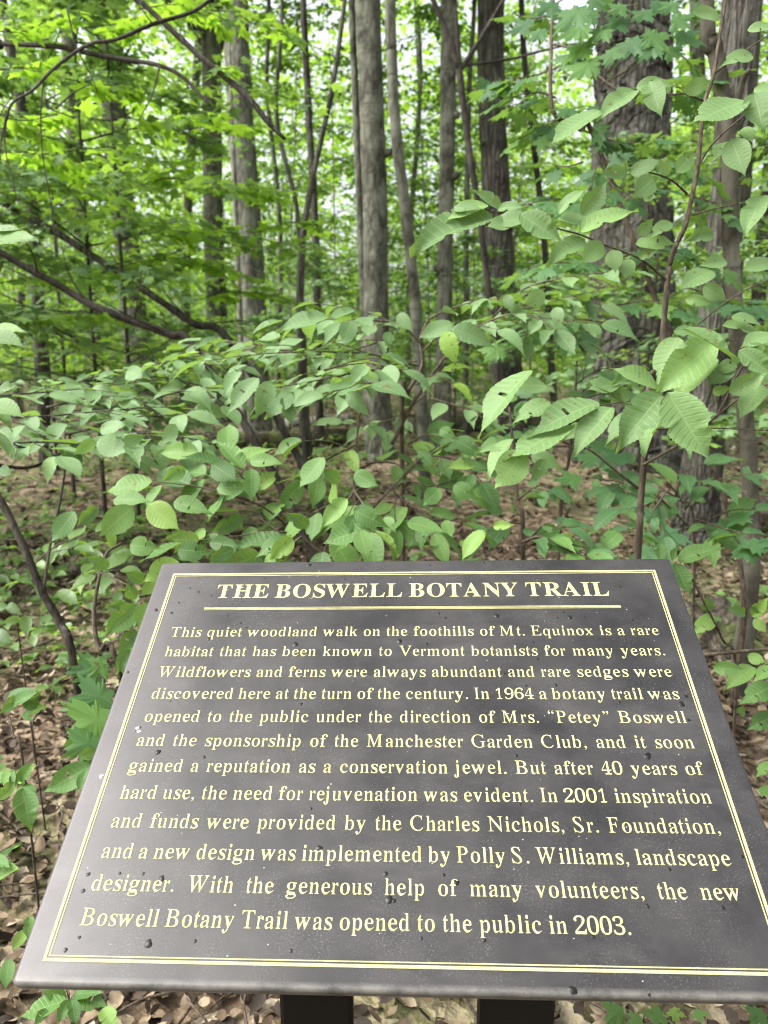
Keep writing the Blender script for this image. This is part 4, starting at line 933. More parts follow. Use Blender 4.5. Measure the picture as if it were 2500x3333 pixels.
# ------------------------------------------------------------------ leafy sprays for saplings and shrubs
def grow(mb_s, mb_l, P, r0, L, T, rng, space=.6, n_hint=(0, 0, 1), tilt=.22, droop=.15, start=.12, side_twigs=0, ang=56, flat=True, depth=0, end_leaf=True, wid=None, lmul=(.5, 1.25)):
    """a twig along P with alternate leaves of length L (space in leaf lengths)"""
    P = np.asarray(P, float); seg = np.linalg.norm(np.diff(P, axis=0), axis=1); cum = np.concatenate([[0], np.cumsum(seg)]); tot = cum[-1]
    if r0 > 0: mb_s.add(*tube(P, np.linspace(r0, max(.0011, r0 * .28), len(P)), 5))
    N0 = norm(np.asarray(n_hint, float)); O = []; Yd = []; N = []; Sz = []
    s = start * tot + rng.uniform(0, .3) * L; k = int(rng.integers(0, 2))
    def pt(s): return np.array([np.interp(s, cum, P[:, a]) for a in range(3)])
    while s < tot * .985:
        q = pt(s); tg = norm(pt(min(tot, s + .02)) - pt(max(0, s - .02)))
        side = norm(np.cross(tg, N0)) * (1 if k % 2 else -1)
        a = R_(ang + rng.normal(0, 13))
        d = norm(tg * math.cos(a) + side * math.sin(a) + np.array([0, 0, -droop * rng.uniform(.2, 1.6)]) + rng.normal(0, .08, 3))
        l = L * rng.uniform(*lmul) * (1 if s < .8 * tot else .85)
        nn = norm(N0 + rng.normal(0, tilt, 3))
        pe = q + d * l * .10
        mb_s.add(*tube(np.array([q, pe + np.array([0, 0, .004])]), .0011, 3))
        O.append(pe); Yd.append(d); N.append(nn); Sz.append(l)
        if depth < side_twigs and k % 2 == 0 and .12 * tot < s < .75 * tot:
            ln = (tot - s) * rng.uniform(.4, .75)
            sd = -side if rng.random() < .5 else side
            e = norm(tg * .65 + sd * .75 + np.array([0, 0, rng.normal(-.05, .1)]))
            Q = smooth_path([q, q + e * ln * .5 + np.array([0, 0, .03 * ln]), q + e * ln + tg * ln * .15 + np.array([0, 0, -.04 * ln])], 4)
            grow(mb_s, mb_l, Q, r0 * .5, L * .95, T, rng, space, n_hint, tilt, droop, .15, side_twigs, ang, flat, depth + 1, True, wid, lmul)
        s += L * space * rng.uniform(.75, 1.3); k += 1
    if end_leaf:
        tg = norm(P[-1] - P[-2]); O.append(P[-1]); Yd.append(norm(tg + np.array([0, 0, -droop]))); N.append(norm(N0 + rng.normal(0, tilt, 3))); Sz.append(L * 1.05)
    put_leaves(mb_l, T, O, Yd, N, Sz, rng, wid)

def sapling(seed, H, nb, L, T, z0=.22, spread=.36, twigs=9, per=7, bend=.25, r=.022):
    """local sapling: layered flat sprays; returns stem, foliage builders"""
    rng = np.random.default_rng(seed); ms, ml = MB(), MB()
    b = rng.uniform(-bend, bend, 2)
    st = smooth_path([(0, 0, -.08), (b[0] * .2, b[1] * .2, H * .35), (b[0] * .7, b[1] * .5, H * .7), (b[0], b[1], H)], 6)
    ms.add(*tube(st, np.linspace(r, .004, len(st)), 7, .04, rng))
    O, Yd, N, Sz = [], [], [], []
    for k in range(nb):
        z = H * (z0 + (1 - z0) * (k + rng.uniform(0, .8)) / nb) * .985
        i = int(np.argmin(np.abs(st[:, 2] - z))); q = st[i]
        a = k * 2.4 + rng.normal(0, .5)
        ln = H * spread * rng.uniform(.6, 1.15) * (1.15 - .75 * (z / H - z0) / (1 - z0))
        dirh = np.array([math.cos(a), math.sin(a), 0]); sd = np.array([-dirh[1], dirh[0], 0])
        rise = rng.uniform(.0, .32)
        P = smooth_path([q, q + dirh * ln * .5 + np.array([0, 0, ln * rise * .8]), q + dirh * ln + np.array([0, 0, ln * (rise - .12)])], 5)
        ms.add(*tube(P, np.linspace(r * .4, .003, len(P)), 4))
        for t in range(twigs):
            u = .18 + .82 * (t + rng.random()) / twigs
            c = np.array([np.interp(u * (len(P) - 1), np.arange(len(P)), P[:, x]) for x in range(3)])
            s_ = 1 if t % 2 else -1
            tl = ln * .42 * (1.15 - .7 * u) * rng.uniform(.6, 1.2)
            d = norm(dirh * .7 + sd * s_ * .75)
            m = max(2, int(per * rng.uniform(.6, 1.3)))
            w = (np.arange(m) + rng.random(m)) / m
            pos = c + d * (w * tl)[:, None] + rng.normal(0, 1, (m, 3)) * np.array([.05, .05, .035]) + np.array([0, 0, -.06]) * (w * w * tl)[:, None]
            az = np.arctan2(d[1], d[0]) + rng.normal(0, .9, m)
            O.append(pos); Yd.append(np.c_[np.cos(az), np.sin(az), rng.normal(-.22, .22, m)])
            N.append(np.c_[rng.normal(0, .30, m), rng.normal(0, .30, m), np.ones(m)]); Sz.append(L * rng.uniform(.65, 1.2, m))
    put_leaves(ml, T, np.vstack(O), np.vstack(Yd), np.vstack(N), np.concatenate(Sz), rng)
    return ms, ml

def sapling_thing(name, label, seed, H, nb, L, T, mat, group=None, bark='bark_dark', **kw):
    t = thing(name, label, 'sapling', (0, 0, 0), group)
    ms, ml = sapling(seed, H, nb, L, T, **kw)
    ms.build('stem', M[bark], t); ml.build('foliage', M[mat], t)
    return t

# middle distance: maple saplings with layered leaves, mostly on the left
mid = [sapling_thing('maple_sapling', 'maple sapling', s, H, nb, .115, MAPLE_LO, mt, 'maple saplings of the middle distance', twigs=11, per=8, spread=.42, z0=.2)
       for s, H, nb, mt in ((201, 4.6, 26, 'shrub_leaf'), (202, 5.4, 28, 'mid_leaf'), (203, 3.8, 22, 'shrub_leaf'))]
MID = [(-2.5, 6.6, 0, 'layered maple sapling spreading pale leaves at the left edge'), (-2.3, 6.9, 1, 'layered maple sapling left of the tall grey trunk'),
       (-3.6, 8.6, 1, 'tall maple sapling behind the leaning dead limbs on the left'), (-4.2, 7.4, 0, 'maple sapling beyond the leaning limbs at the far left'),
       (2.6, 7.6, 2, 'maple sapling just left of the broadest trunk'), (3.9, 8.8, 1, 'maple sapling right of the broadest trunk'),
       (3.2, 5.2, 2, 'leafy maple sapling beyond the furrowed trunk at right'), (-1.4, 12.5, 2, 'small maple sapling far behind the split stem'),
       (-4.6, 10.5, 0, 'maple sapling deep in the left background'), (1.2, 12.8, 2, 'maple sapling behind the beech pole'), (-3.1, 5.2, 2, 'nearest maple sapling at the left edge')]
used = set()
rs_ = np.random.default_rng(9)
for x, y, k, lb in MID:
    loc = (x, y, float(ground_z(x, y)))
    if k not in used:
        used.add(k); o = mid[k]; o.location = loc; o.rotation_euler = (0, 0, rs_.uniform(0, 6)); o['label'] = lb
    else: dup(mid[k], loc, rs_.uniform(0, 6.28), rs_.uniform(.85, 1.1), lb)

# far understory, bright where the sky lights it
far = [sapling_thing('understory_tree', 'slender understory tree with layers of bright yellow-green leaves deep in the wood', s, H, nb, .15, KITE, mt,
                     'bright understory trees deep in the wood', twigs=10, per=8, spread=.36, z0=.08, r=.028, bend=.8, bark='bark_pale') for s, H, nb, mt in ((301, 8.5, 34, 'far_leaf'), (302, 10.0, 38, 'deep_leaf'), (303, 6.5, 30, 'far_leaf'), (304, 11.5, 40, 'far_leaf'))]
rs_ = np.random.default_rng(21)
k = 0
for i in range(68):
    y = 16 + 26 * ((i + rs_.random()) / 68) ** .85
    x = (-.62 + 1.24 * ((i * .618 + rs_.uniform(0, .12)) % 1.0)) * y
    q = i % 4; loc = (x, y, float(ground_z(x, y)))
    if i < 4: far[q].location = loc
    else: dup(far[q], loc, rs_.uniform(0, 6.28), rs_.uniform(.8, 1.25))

for i, (q, y) in enumerate(((-.125, 14.8), (-.06, 16.5), (.062, 14.9), (.115, 15.8), (.40, 14.5), (-.42, 15.6))):
    dup(far[1], (q * y, y, float(ground_z(q * y, y))), 1.3 * i, rs_.uniform(.75, 1.0), 'slender understory tree with darker green leaves between the grey trunks', 'darker understory trees between the trunks')

# the wood beyond, one mass
rng = np.random.default_rng(33); mb = MB()
n = 58000
y = rng.uniform(40, 64, n); x = rng.uniform(-.72, .72, n) * y
cl = np.sin(x * .55 + 1.1 * np.sin(y * .4)) + np.sin(x * .21 + 2.0)
z = (rng.random(n) ** 1.15) * (21 + 2.0 * cl)
gap = np.sin(x * 1.1 + z * .7) * np.sin(z * 1.5 - x * .6 + 1.0) + .6 * np.sin(x * 2.7 + 2.0) * np.sin(z * 2.9)
keep = (gap < .55) | (z < 6.0); x, y, z = x[keep], y[keep], z[keep]; n = len(x)
az = rng.uniform(0, 6.28, n)
put_leaves(mb, KITE, np.c_[x, y, z], np.c_[np.cos(az), np.sin(az), rng.normal(-.2, .3, n)], np.c_[rng.normal(0, .5, n), rng.normal(0, .5, n), np.ones(n)], rng.uniform(.3, .6, n), rng)
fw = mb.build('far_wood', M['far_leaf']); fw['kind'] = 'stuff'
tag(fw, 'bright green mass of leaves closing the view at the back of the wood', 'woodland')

# ------------------------------------------------------------------ near plants, leaf by leaf where the photo shows each leaf
class Plant:
    def __init__(self, name, label, cat, base, mat, T, seed, group=None):
        self.t = thing(name, label, cat, (base[0], base[1], float(ground_z(base[0], base[1]))), group)
        self.base = np.array([base[0], base[1], float(ground_z(base[0], base[1])) - .03])
        self.s, self.l = MB(), MB(); self.mat = mat; self.T = T; self.rng = np.random.default_rng(seed)
    def stem(self, pts, r0, r1, ground=False):
        P = [np.asarray(p, float) for p in pts]
        if ground: P = [self.base] + P
        P = smooth_path(P, 6)
        self.s.add(*tube(P, np.linspace(r0, r1, len(P)), 7, .04, self.rng)); return P
    def leaf(self, b, tip, w, d, dt=None, T=None):
        B = at(b, d); Tp = at(tip, d - .03 if dt is None else dt)
        ax = Tp - B; L = np.linalg.norm(ax); u = ax / L
        v = norm((B + Tp) / 2 - CAM)
        Nc = norm(-v + u * (v @ u)); E = np.cross(u, Nc)
        if E[2] < 0: E = -E
        wa = w / 1.3272 / FPX * d
        c = min(1.0, max(.22, wa / (.52 * L)))
        N = norm(c * Nc + math.sqrt(1 - c * c) * E + self.rng.normal(0, .06, 3))
        put_leaves(self.l, T or self.T, B, u, N, L, self.rng, np.array([max(1.0, min(1.18, wa / (.52 * L)))]))
    def leaves(self, Z, rows, d, T=None):
        for r in rows:
            bx, by, tx, ty, w = r[:5]; dd = r[5] if len(r) > 5 else d
            self.leaf(Z(bx, by), Z(tx, ty), w, dd + self.rng.uniform(-.02, .02), None, T)
    def spray(self, pts, d, L, r=.004, **kw):
        n = len(pts); ds = np.linspace(*(d if isinstance(d, tuple) else (d, d)), n)
        P = smooth_path([at(p, q) for p, q in zip(pts, ds)], 5)
        grow(self.s, self.l, P, r, L, self.T, self.rng, **kw); return P
    def done(self, smat='twig'):
        self.s.build('stem', M[smat], self.t); self.l.build('foliage', M[self.mat], self.t); return self.t

def gpt(p, y): q = at_y(p, y); return (q[0], q[1])

# --- sapling on the right whose big toothed leaves hang over the sign
A = Plant('toothed_sapling', 'nearest sapling at right with big toothed leaves hanging beyond the sign corner', 'sapling', gpt(D(1380, 1215), 1.72), 'elm_leaf', ELM, 1)
d0 = 1.70
st = [at(Z4(1095, 1210), 1.74), at(Z4(1102, 1080), 1.74), at(Z4(1118, 850), 1.73), at(Z4(1135, 640), d0), at(Z4(1150, 440), d0), at(Z4(1190, 370), d0), at(Z2(1225, 1215), d0), at(Z2(1250, 1090), d0),
      at(Z2(1300, 980), d0), at(Z2(1330, 850), d0), at(Z2(1355, 720), d0), at(Z2(1380, 470), d0), at(Z2(1425, 320), d0), at(Z2(1448, 170), d0), at(Z2(1475, 0), d0), at(Z2(1495, -150), d0)]
A.stem(st, .0085, .0035, True)
for pts, r in (([Z4(1118, 815), Z4(1290, 715), Z4(1440, 600), Z4(1560, 510), Z4(1700, 450)], .0042), ([Z4(1097, 915), Z4(990, 830), Z4(905, 760), Z4(840, 735), Z4(700, 735), Z4(600, 710)], .003),
               ([Z4(1140, 660), Z4(1290, 655), Z4(1430, 655), Z4(1700, 668)], .0025), ([Z4(1150, 520), Z4(1010, 545), Z4(900, 560)], .0025), ([Z2(1310, 838), Z2(1235, 775), Z2(1120, 740), Z2(1040, 757)], .0026),
               ([Z2(1225, 1215), Z2(1150, 1150), Z2(1090, 1110), Z2(960, 1060), Z2(850, 1015), Z2(760, 990), Z2(600, 940), Z2(440, 905)], .0032), ([Z2(1378, 435), Z2(1300, 405), Z2(1230, 408), Z2(1100, 390), Z2(930, 470)], .0026),
               ([Z2(1430, 315), Z2(1530, 240), Z2(1700, 125)], .0028), ([Z2(1360, 710), Z2(1430, 610), Z2(1550, 505), Z2(1700, 400)], .0026), ([Z2(1330, 930), Z2(1480, 890), Z2(1700, 860)], .002),
               ([Z4(1190, 365), Z4(1400, 170), Z4(1560, 60), Z4(1700, 0)], .0024), ([Z4(1440, 600), Z4(1600, 300), Z4(1700, 240)], .003)):
    A.s.add(*tube(smooth_path([at(p, d0 - .10 * i / len(pts)) for i, p in enumerate(pts)], 5), np.linspace(r, r * .4, (len(pts) - 1) * 5 + 1), 6, .04, A.rng))
A.leaves(Z4, [(640, 405, 368, 632, 105, 1.52), (930, 545, 620, 635, 105, 1.5), (988, 565, 800, 752, 110, 1.48), (1202, 508, 1003, 742, 165, 1.46), (1225, 500, 1412, 798, 205, 1.42), (1425, 285, 1175, 490, 180, 1.5),
              (1290, 228, 1545, 348, 55, 1.45), (1532, 318, 1690, 430, 95, 1.5), (1490, 500, 1660, 415, 95, 1.5), (1432, 350, 1225, 505, 120, 1.54), (822, 640, 508, 785, 95, 1.5), (606, 758, 480, 915, 140, 1.46),
              (545, 712, 398, 742, 60, 1.6), (560, 700, 425, 852, 55, 1.56), (636, 770, 772, 826, 70, 1.62), (1225, 588, 1100, 757, 48, 1.5), (1180, 482, 1012, 368, 60, 1.6), (888, 452, 1062, 512, 60, 1.62),
              (1060, 520, 960, 490, 60, 1.62), (1440, 410, 1545, 352, 60, 1.55), (1460, 210, 1659, 240, 60, 1.6), (1500, 175, 1640, 190, 40, 1.6), (1250, 235, 1420, 262, 60, 1.58), (1420, 500, 1500, 480, 50, 1.55),
              (1080, 740, 1010, 690, 30, 1.6), (970, 740, 1000, 720, 40, 1.6), (1270, 260, 1170, 440, 110, 1.58), (720, 545, 555, 600, 75, 1.6), (790, 640, 640, 690, 70, 1.62), (1010, 465, 880, 485, 60, 1.62), (1120, 425, 985, 450, 60, 1.62), (1360, 620, 1300, 770, 70, 1.62), (1640, 470, 1530, 600, 90, 1.55), (1680, 250, 1545, 290, 70, 1.55), (1090, 590, 950, 690, 80, 1.58), (905, 640, 770, 690, 70, 1.6), (700, 470, 560, 470, 60, 1.66), (1500, 380, 1400, 470, 80, 1.56), (700, 790, 640, 880, 70, 1.6), (1560, 300, 1680, 360, 90, 1.54)], 1.55)
A.leaves(Z2, [(470, 935, 105, 1058, 110, 1.6), (450, 885, 270, 912, 60, 1.62), (588, 925, 775, 1042, 115, 1.58), (505, 905, 398, 808, 55, 1.62), (490, 905, 605, 880, 50, 1.62), (480, 960, 660, 930, 60, 1.62), (300, 905, 420, 880, 40, 1.62),
              (860, 935, 965, 780, 105, 1.6), (752, 925, 868, 795, 62, 1.62), (845, 1002, 1095, 875, 90, 1.58), (1100, 1015, 1165, 945, 60, 1.64), (1085, 1055, 1262, 1022, 60, 1.64), (880, 940, 740, 945, 50, 1.66), (560, 960, 440, 975, 50, 1.62),
              (945, 1050, 855, 1130, 90, 1.62), (870, 1040, 700, 1130, 80, 1.66), (990, 1080, 1000, 1170, 90, 1.64), (1050, 1120, 1045, 1200, 90, 1.64), (1100, 1110, 1180, 1080, 60, 1.66),
              (1050, 752, 945, 735, 60, 1.62), (1060, 748, 1205, 690, 55, 1.62), (1240, 740, 1176, 712, 50, 1.62), (1262, 745, 1352, 645, 110, 1.58), (1165, 770, 1085, 845, 95, 1.6), (1120, 850, 1170, 850, 50, 1.62), (1030, 752, 1050, 690, 40, 1.64),
              (935, 478, 715, 592, 78, 1.56), (1092, 392, 920, 482, 66, 1.58), (1150, 350, 1190, 490, 160, 1.56), (1088, 380, 1262, 340, 55, 1.6), (1295, 395, 1420, 345, 66, 1.6), (1240, 385, 1170, 355, 50, 1.6),
              (1590, 238, 1472, 246, 52, 1.58), (1565, 432, 1322, 522, 80, 1.56), (1600, 400, 1642, 568, 130, 1.52), (1500, 600, 1558, 750, 120, 1.55), (1492, 612, 1418, 668, 50, 1.58), (1555, 550, 1592, 610, 50, 1.58), (1450, 75, 1336, 38, 50, 1.6),
              (1640, 845, 1545, 1000, 105, 1.58), (1425, 1165, 1280, 1232, 85, 1.6), (1480, 1130, 1380, 1130, 50, 1.62), (1690, 1130, 1555, 1155, 70, 1.6), (1420, 1010, 1310, 1030, 70, 1.62), (1240, 960, 1160, 1000, 50, 1.62), (1600, 380, 1720, 430, 60, 1.56), (1570, 130, 1700, 100, 40, 1.62),
              (1380, 1235, 1480, 1300, 70, 1.64), (1300, 1290, 1420, 1310, 60, 1.64)], 1.6)
A.done()

# --- shrub in the middle behind the sign: layered sprays at eye level
B = Plant('layered_shrub', 'shrub in the middle with flat layers of pale toothed leaves at eye level', 'shrub', gpt(D(880, 1010), 2.75), 'shrub_leaf', OVAL + ELM[:4], 2)
d0 = 2.7
B.stem([at(D(868, 900), d0), at(D(880, 850), d0), at(D(912, 790), d0), at(D(908, 735), d0), at(D(925, 690), d0)], .010, .004, True)
B.stem([at(D(846, 960), d0), at(D(905, 850), d0), at(D(985, 745), d0), at(D(1060, 690), d0)], .008, .004)
kw = dict(space=.50, tilt=.26, n_hint=(0, -.14, 1), side_twigs=1)
for pts, d, L in (([D(915, 745), D(860, 700), D(780, 690), D(690, 690), D(610, 694)], (2.55, 2.35), .105), ([D(912, 760), D(960, 715), D(1020, 700), D(1075, 712)], (2.5, 2.3), .115), ([D(925, 690), D(960, 672), D(1030, 650), D(1120, 640)], (2.6, 2.5), .10),
                  ([D(985, 745), D(1080, 690), D(1170, 655), D(1290, 628)], (2.5, 2.3), .11), ([D(1000, 720), D(1100, 680), D(1200, 690), D(1300, 700)], (2.4, 2.2), .11), ([D(1060, 690), D(1130, 625), D(1220, 600), D(1330, 585)], (2.5, 2.3), .11),
                  ([D(900, 790), D(800, 765), D(680, 760), D(560, 765), D(440, 780)], (2.6, 2.3), .105), ([D(895, 800), D(800, 800), D(720, 815), D(640, 830), D(560, 842)], (2.4, 2.1), .11), ([D(880, 850), D(800, 830), D(700, 850), D(620, 868)], (2.2, 2.05), .115),
                  ([D(700, 800), D(740, 790), D(800, 785), D(870, 800)], (2.25, 2.15), .11), ([D(620, 770), D(520, 760), D(420, 770), D(330, 790)], (2.7, 2.6), .11), ([D(850, 720), D(800, 745), D(730, 760), D(650, 775)], (2.9, 2.8), .11),
                  ([D(900, 830), D(940, 810), D(980, 830)], (2.6, 2.5), .10), ([D(640, 760), D(560, 745), D(480, 740), D(400, 745)], (3.0, 3.2), .11), ([D(860, 710), D(820, 700), D(760, 730), D(700, 740)], (3.0, 3.0), .11),
                  ([D(1130, 640), D(1180, 620), D(1240, 640), D(1300, 660)], (2.5, 2.4), .11), ([D(920, 850), D(860, 900), D(800, 915), D(740, 910)], (3.0, 2.9), .11), ([D(930, 860), D(1000, 880), D(1070, 900), D(1130, 890)], (3.0, 2.8), .11), ([D(900, 780), D(840, 790), D(780, 810), D(720, 830)], (3.1, 3.0), .11), ([D(1110, 660), D(1150, 690), D(1220, 720), D(1270, 740)], (2.6, 2.5), .10)):
    B.spray(pts, d, L, **kw)
B.leaves(Z3, [(1520, 190, 1480, 290, 110, 2.2), (1420, 180, 1190, 205, 55, 2.2), (1120, 440, 965, 572, 85, 2.0), (1170, 450, 1115, 600, 100, 2.0), (1270, 500, 1140, 610, 80, 1.98), (1225, 520, 1265, 640, 70, 1.98), (1400, 510, 1260, 530, 55, 2.0), (860, 365, 858, 425, 80, 2.4), (1500, 500, 1590, 600, 80, 2.0)], 2.1)
B.leaves(Z4, [(265, 235, 300, 365, 120, 2.0), (290, 225, 480, 275, 95, 2.0), (300, 205, 150, 255, 70, 2.05), (60, 160, 120, 230, 80, 2.1), (745, 130, 755, 210, 100, 2.0), (530, 80, 545, 140, 60, 2.05), (700, 80, 600, 110, 80, 2.0), (30, 240, 5, 300, 70, 2.1)], 2.05)
B.done()

# --- left shrub: wide flat layers reaching in from the left
C = Plant('left_shrub', 'leaning dark-stemmed shrub at left with wide flat layers of pale leaves', 'shrub', gpt(D(168, 1475), 2.25), 'shrub_leaf', OVAL + ELM[:3], 3)
C.stem([at(D(160, 1440), 2.2), at(D(128, 1345), 2.2), at(D(92, 1280), 2.2), at(D(55, 1190), 2.2), at(D(15, 1105), 2.2), at(D(-40, 1000), 2.2), at(D(-80, 880), 2.25)], .0125, .008, True)
C.stem([at(D(94, 1275), 2.2), at(D(108, 1180), 2.22), at(D(128, 1090), 2.25), at(D(142, 1000), 2.3), at(D(140, 930), 2.35)], .005, .003)
C.stem([at(D(-40, 1000), 2.2), at(D(60, 1010), 2.3), at(D(118, 985), 2.4), at(D(200, 950), 2.5)], .006, .003)
kw = dict(space=.52, tilt=.26, n_hint=(0, -.14, 1), side_twigs=1)
for pts, d, L in (([D(-60, 900), D(80, 900), D(200, 890), D(330, 880), D(420, 880)], (2.3, 2.4), .11), ([D(140, 940), D(220, 920), D(300, 900), D(400, 895)], (2.35, 2.3), .115), ([D(-60, 860), D(60, 850), D(170, 840), D(300, 825), D(400, 815)], (2.5, 2.8), .115),
                  ([D(-20, 960), D(80, 955), D(170, 960), D(260, 975)], (2.1, 2.1), .115), ([D(200, 950), D(300, 935), D(400, 945), D(470, 960)], (2.3, 2.1), .115), ([D(150, 830), D(260, 800), D(380, 785), D(500, 790)], (2.8, 2.7), .11),
                  ([D(-40, 920), D(40, 930), D(110, 920), D(180, 905)], (2.6, 2.7), .11), ([D(330, 860), D(420, 840), D(500, 840), D(560, 850)], (2.5, 2.4), .115), ([D(250, 830), D(340, 815), D(420, 830), D(500, 860)], (2.9, 2.8), .11),
                  ([D(-40, 840), D(60, 820), D(160, 825), D(250, 840)], (3.0, 3.2), .11), ([D(60, 970), D(30, 960), D(-20, 940)], (2.0, 1.9), .11), ([D(100, 880), D(200, 860), D(300, 855), D(390, 860)], (2.6, 2.6), .11)):
    C.spray(pts, d, L, **kw)
C.leaves(Z3, [(415, 715, 565, 755, 100, 2.0), (535, 720, 615, 690, 70, 2.0), (415, 710, 320, 765, 60, 2.0), (430, 665, 545, 635, 50, 2.05), (250, 800, 355, 810, 50, 2.05), (760, 640, 705, 720, 100, 2.05), (0, 690, 65, 755, 60, 1.7), (0, 830, 45, 850, 60, 1.9)], 2.0)
C.done('bark_limb')

# --- lower shrub, leaves seen from above just over the sign
K = Plant('low_shrub', 'fresh green low shrub rising directly behind the top edge of the sign', 'shrub', gpt(D(800, 1350), 2.05), 'low_leaf', ELM, 4)
K.stem([at(D(790, 1250), 2.0), at(D(775, 1130), 2.05), at(D(765, 1060), 2.1), at(D(770, 960), 2.2), at(D(778, 890), 2.3)], .006, .0025, True)
K.stem([at(D(775, 1130), 2.05), at(D(840, 1060), 2.15), at(D(900, 1000), 2.25), at(D(950, 960), 2.3)], .004, .002)
K.stem([at(D(800, 1280), 2.0), at(D(650, 1160), 2.0), at(D(560, 1090), 1.95), at(D(470, 1060), 1.9)], .005, .002)
kw = dict(space=.52, tilt=.36, n_hint=(0, -.55, 1), side_twigs=1, droop=.3)
for pts, d, L in (([D(770, 960), D(720, 985), D(680, 1010), D(650, 1040)], (2.15, 2.05), .10), ([D(765, 1060), D(740, 1100), D(720, 1140), D(700, 1190)], (2.0, 1.85), .115), ([D(765, 1060), D(790, 1100), D(800, 1150)], (1.95, 1.8), .115),
                  ([D(840, 1060), D(880, 1040), D(930, 1050), D(1010, 1060)], (2.3, 2.2), .10), ([D(900, 1000), D(940, 985), D(1000, 1000), D(1040, 1040)], (2.3, 2.2), .10), ([D(880, 960), D(920, 940), D(975, 950)], (2.4, 2.35), .095),
                  ([D(840, 1050), D(870, 1080), D(920, 1110), D(1000, 1130)], (2.2, 2.1), .105), ([D(650, 1160), D(620, 1180), D(560, 1195)], (1.9, 1.8), .115), ([D(640, 1150), D(570, 1150), D(500, 1160), D(400, 1170)], (1.95, 1.85), .115),
                  ([D(790, 1000), D(850, 1000), D(900, 1030)], (2.3, 2.3), .10), ([D(560, 1090), D(500, 1070), D(420, 1050), D(330, 1040)], (1.95, 1.9), .12), ([D(500, 1040), D(470, 1000), D(430, 980)], (2.0, 2.0), .115), ([D(560, 1080), D(540, 1040), D(500, 1010)], (2.0, 1.95), .12)):
    K.spray(pts, d, L, **kw)
K.leaves(Z3, [(915, 810, 1025, 885, 100, 1.8), (1085, 830, 1085, 965, 110, 1.75), (935, 915, 1065, 900, 70, 1.8), (640, 985, 770, 1090, 120, 1.7), (575, 995, 425, 1125, 120, 1.72), (490, 965, 640, 960, 70, 1.75), (750, 975, 905, 1005, 80, 1.75), (420, 995, 335, 1075, 90, 1.8),
              (325, 1015, 215, 1150, 80, 1.85), (560, 1160, 672, 1170, 90, 1.7), (765, 1180, 900, 1190, 90, 1.66), (905, 1150, 1030, 1160, 70, 1.7), (1240, 1130, 1095, 1195, 75, 1.65), (1265, 1130, 1160, 1225, 100, 1.62), (1600, 1090, 1390, 1140, 90, 1.7), (1555, 1095, 1590, 1220, 130, 1.62),
              (1525, 1050, 1500, 1100, 90, 1.7), (1530, 1010, 1670, 1080, 90, 1.7), (1400, 780, 1285, 915, 80, 1.85), (1470, 890, 1400, 830, 70, 1.85), (1530, 850, 1630, 905, 80, 1.85), (1500, 960, 1380, 1080, 80, 1.75), (1080, 800, 1215, 790, 60, 1.85), (800, 830, 700, 880, 80, 1.85), (770, 1230, 620, 1320, 130, 1.62), (1010, 1180, 920, 1215, 60, 1.66),
              (860, 1140, 720, 1120, 60, 1.75), (1330, 1080, 1240, 1020, 70, 1.75)], 1.75)
K.leaves(Z4, [(300, 900, 400, 960, 80, 2.0), (240, 915, 170, 990, 70, 2.0), (430, 1095, 330, 1215, 75, 1.75), (390, 820, 270, 810, 50, 2.1), (305, 705, 430, 765, 70, 2.1), (240, 660, 305, 690, 60, 2.1), (150, 750, 215, 820, 60, 2.1), (100, 1060, 265, 1100, 70, 1.9), (470, 1080, 560, 1070, 50, 1.9), (0, 1040, 45, 1095, 60, 1.8)], 2.0)
K.done()

# --- thin saplings between the low shrub and the broad trunk
J = Plant('thin_sapling', 'thin sapling with dark green leaves low in front of the broadest trunk', 'sapling', gpt(D(1205, 1250), 2.8), 'maple_leaf', OVAL, 5)
J.stem([at(D(1212, 1090), 2.8), at(D(1228, 1000), 2.8), at(D(1240, 880), 2.8), at(D(1246, 780), 2.85)], .009, .004, True)
kw = dict(space=.5, tilt=.3, n_hint=(0, -.4, 1), side_twigs=1, droop=.2)
for pts, d, L in (([D(1230, 960), D(1160, 930), D(1100, 925)], 2.7, .10), ([D(1235, 900), D(1180, 870), D(1120, 860)], 2.8, .10), ([D(1244, 830), D(1290, 800), D(1350, 790)], 2.8, .09), ([D(1240, 870), D(1300, 850), D(1340, 850)], 2.7, .09)):
    J.spray(pts, d, L, **kw)
J.done()
J = Plant('thin_sapling', 'thin grey-stemmed sapling just left of the near toothed sapling', 'sapling', gpt(D(1135, 1260), 2.5), 'maple_leaf', OVAL, 6)
J.stem([at(D(1130, 1180), 2.5), at(D(1118, 1080), 2.5), at(D(1108, 960), 2.55), at(D(1100, 880), 2.6)], .009, .004, True)
for pts, d, L in (([D(1118, 1080), D(1160, 1050), D(1190, 1055)], 2.4, .09), ([D(1125, 1130), D(1080, 1130), D(1040, 1160)], 2.3, .10), ([D(1128, 1170), D(1170, 1160), D(1230, 1190), D(1270, 1195)], (2.2, 2.0), .11), ([D(1130, 1180), D(1180, 1130), D(1230, 1140)], (2.2, 2.1), .10), ([D(1110, 1000), D(1090, 980), D(1050, 975)], 2.5, .09)):
    J.spray(pts, d, L, **kw)
J.done()
J = Plant('maple_seedling', 'dark leafy maple seedling low in front of the furrowed trunk', 'seedling', gpt(D(1520, 1300), 2.9), 'maple_leaf', MAPLE + OVAL, 7)
J.stem([at(D(1500, 1150), 2.85), at(D(1470, 1080), 2.8), at(D(1440, 1040), 2.7)], .006, .003, True)
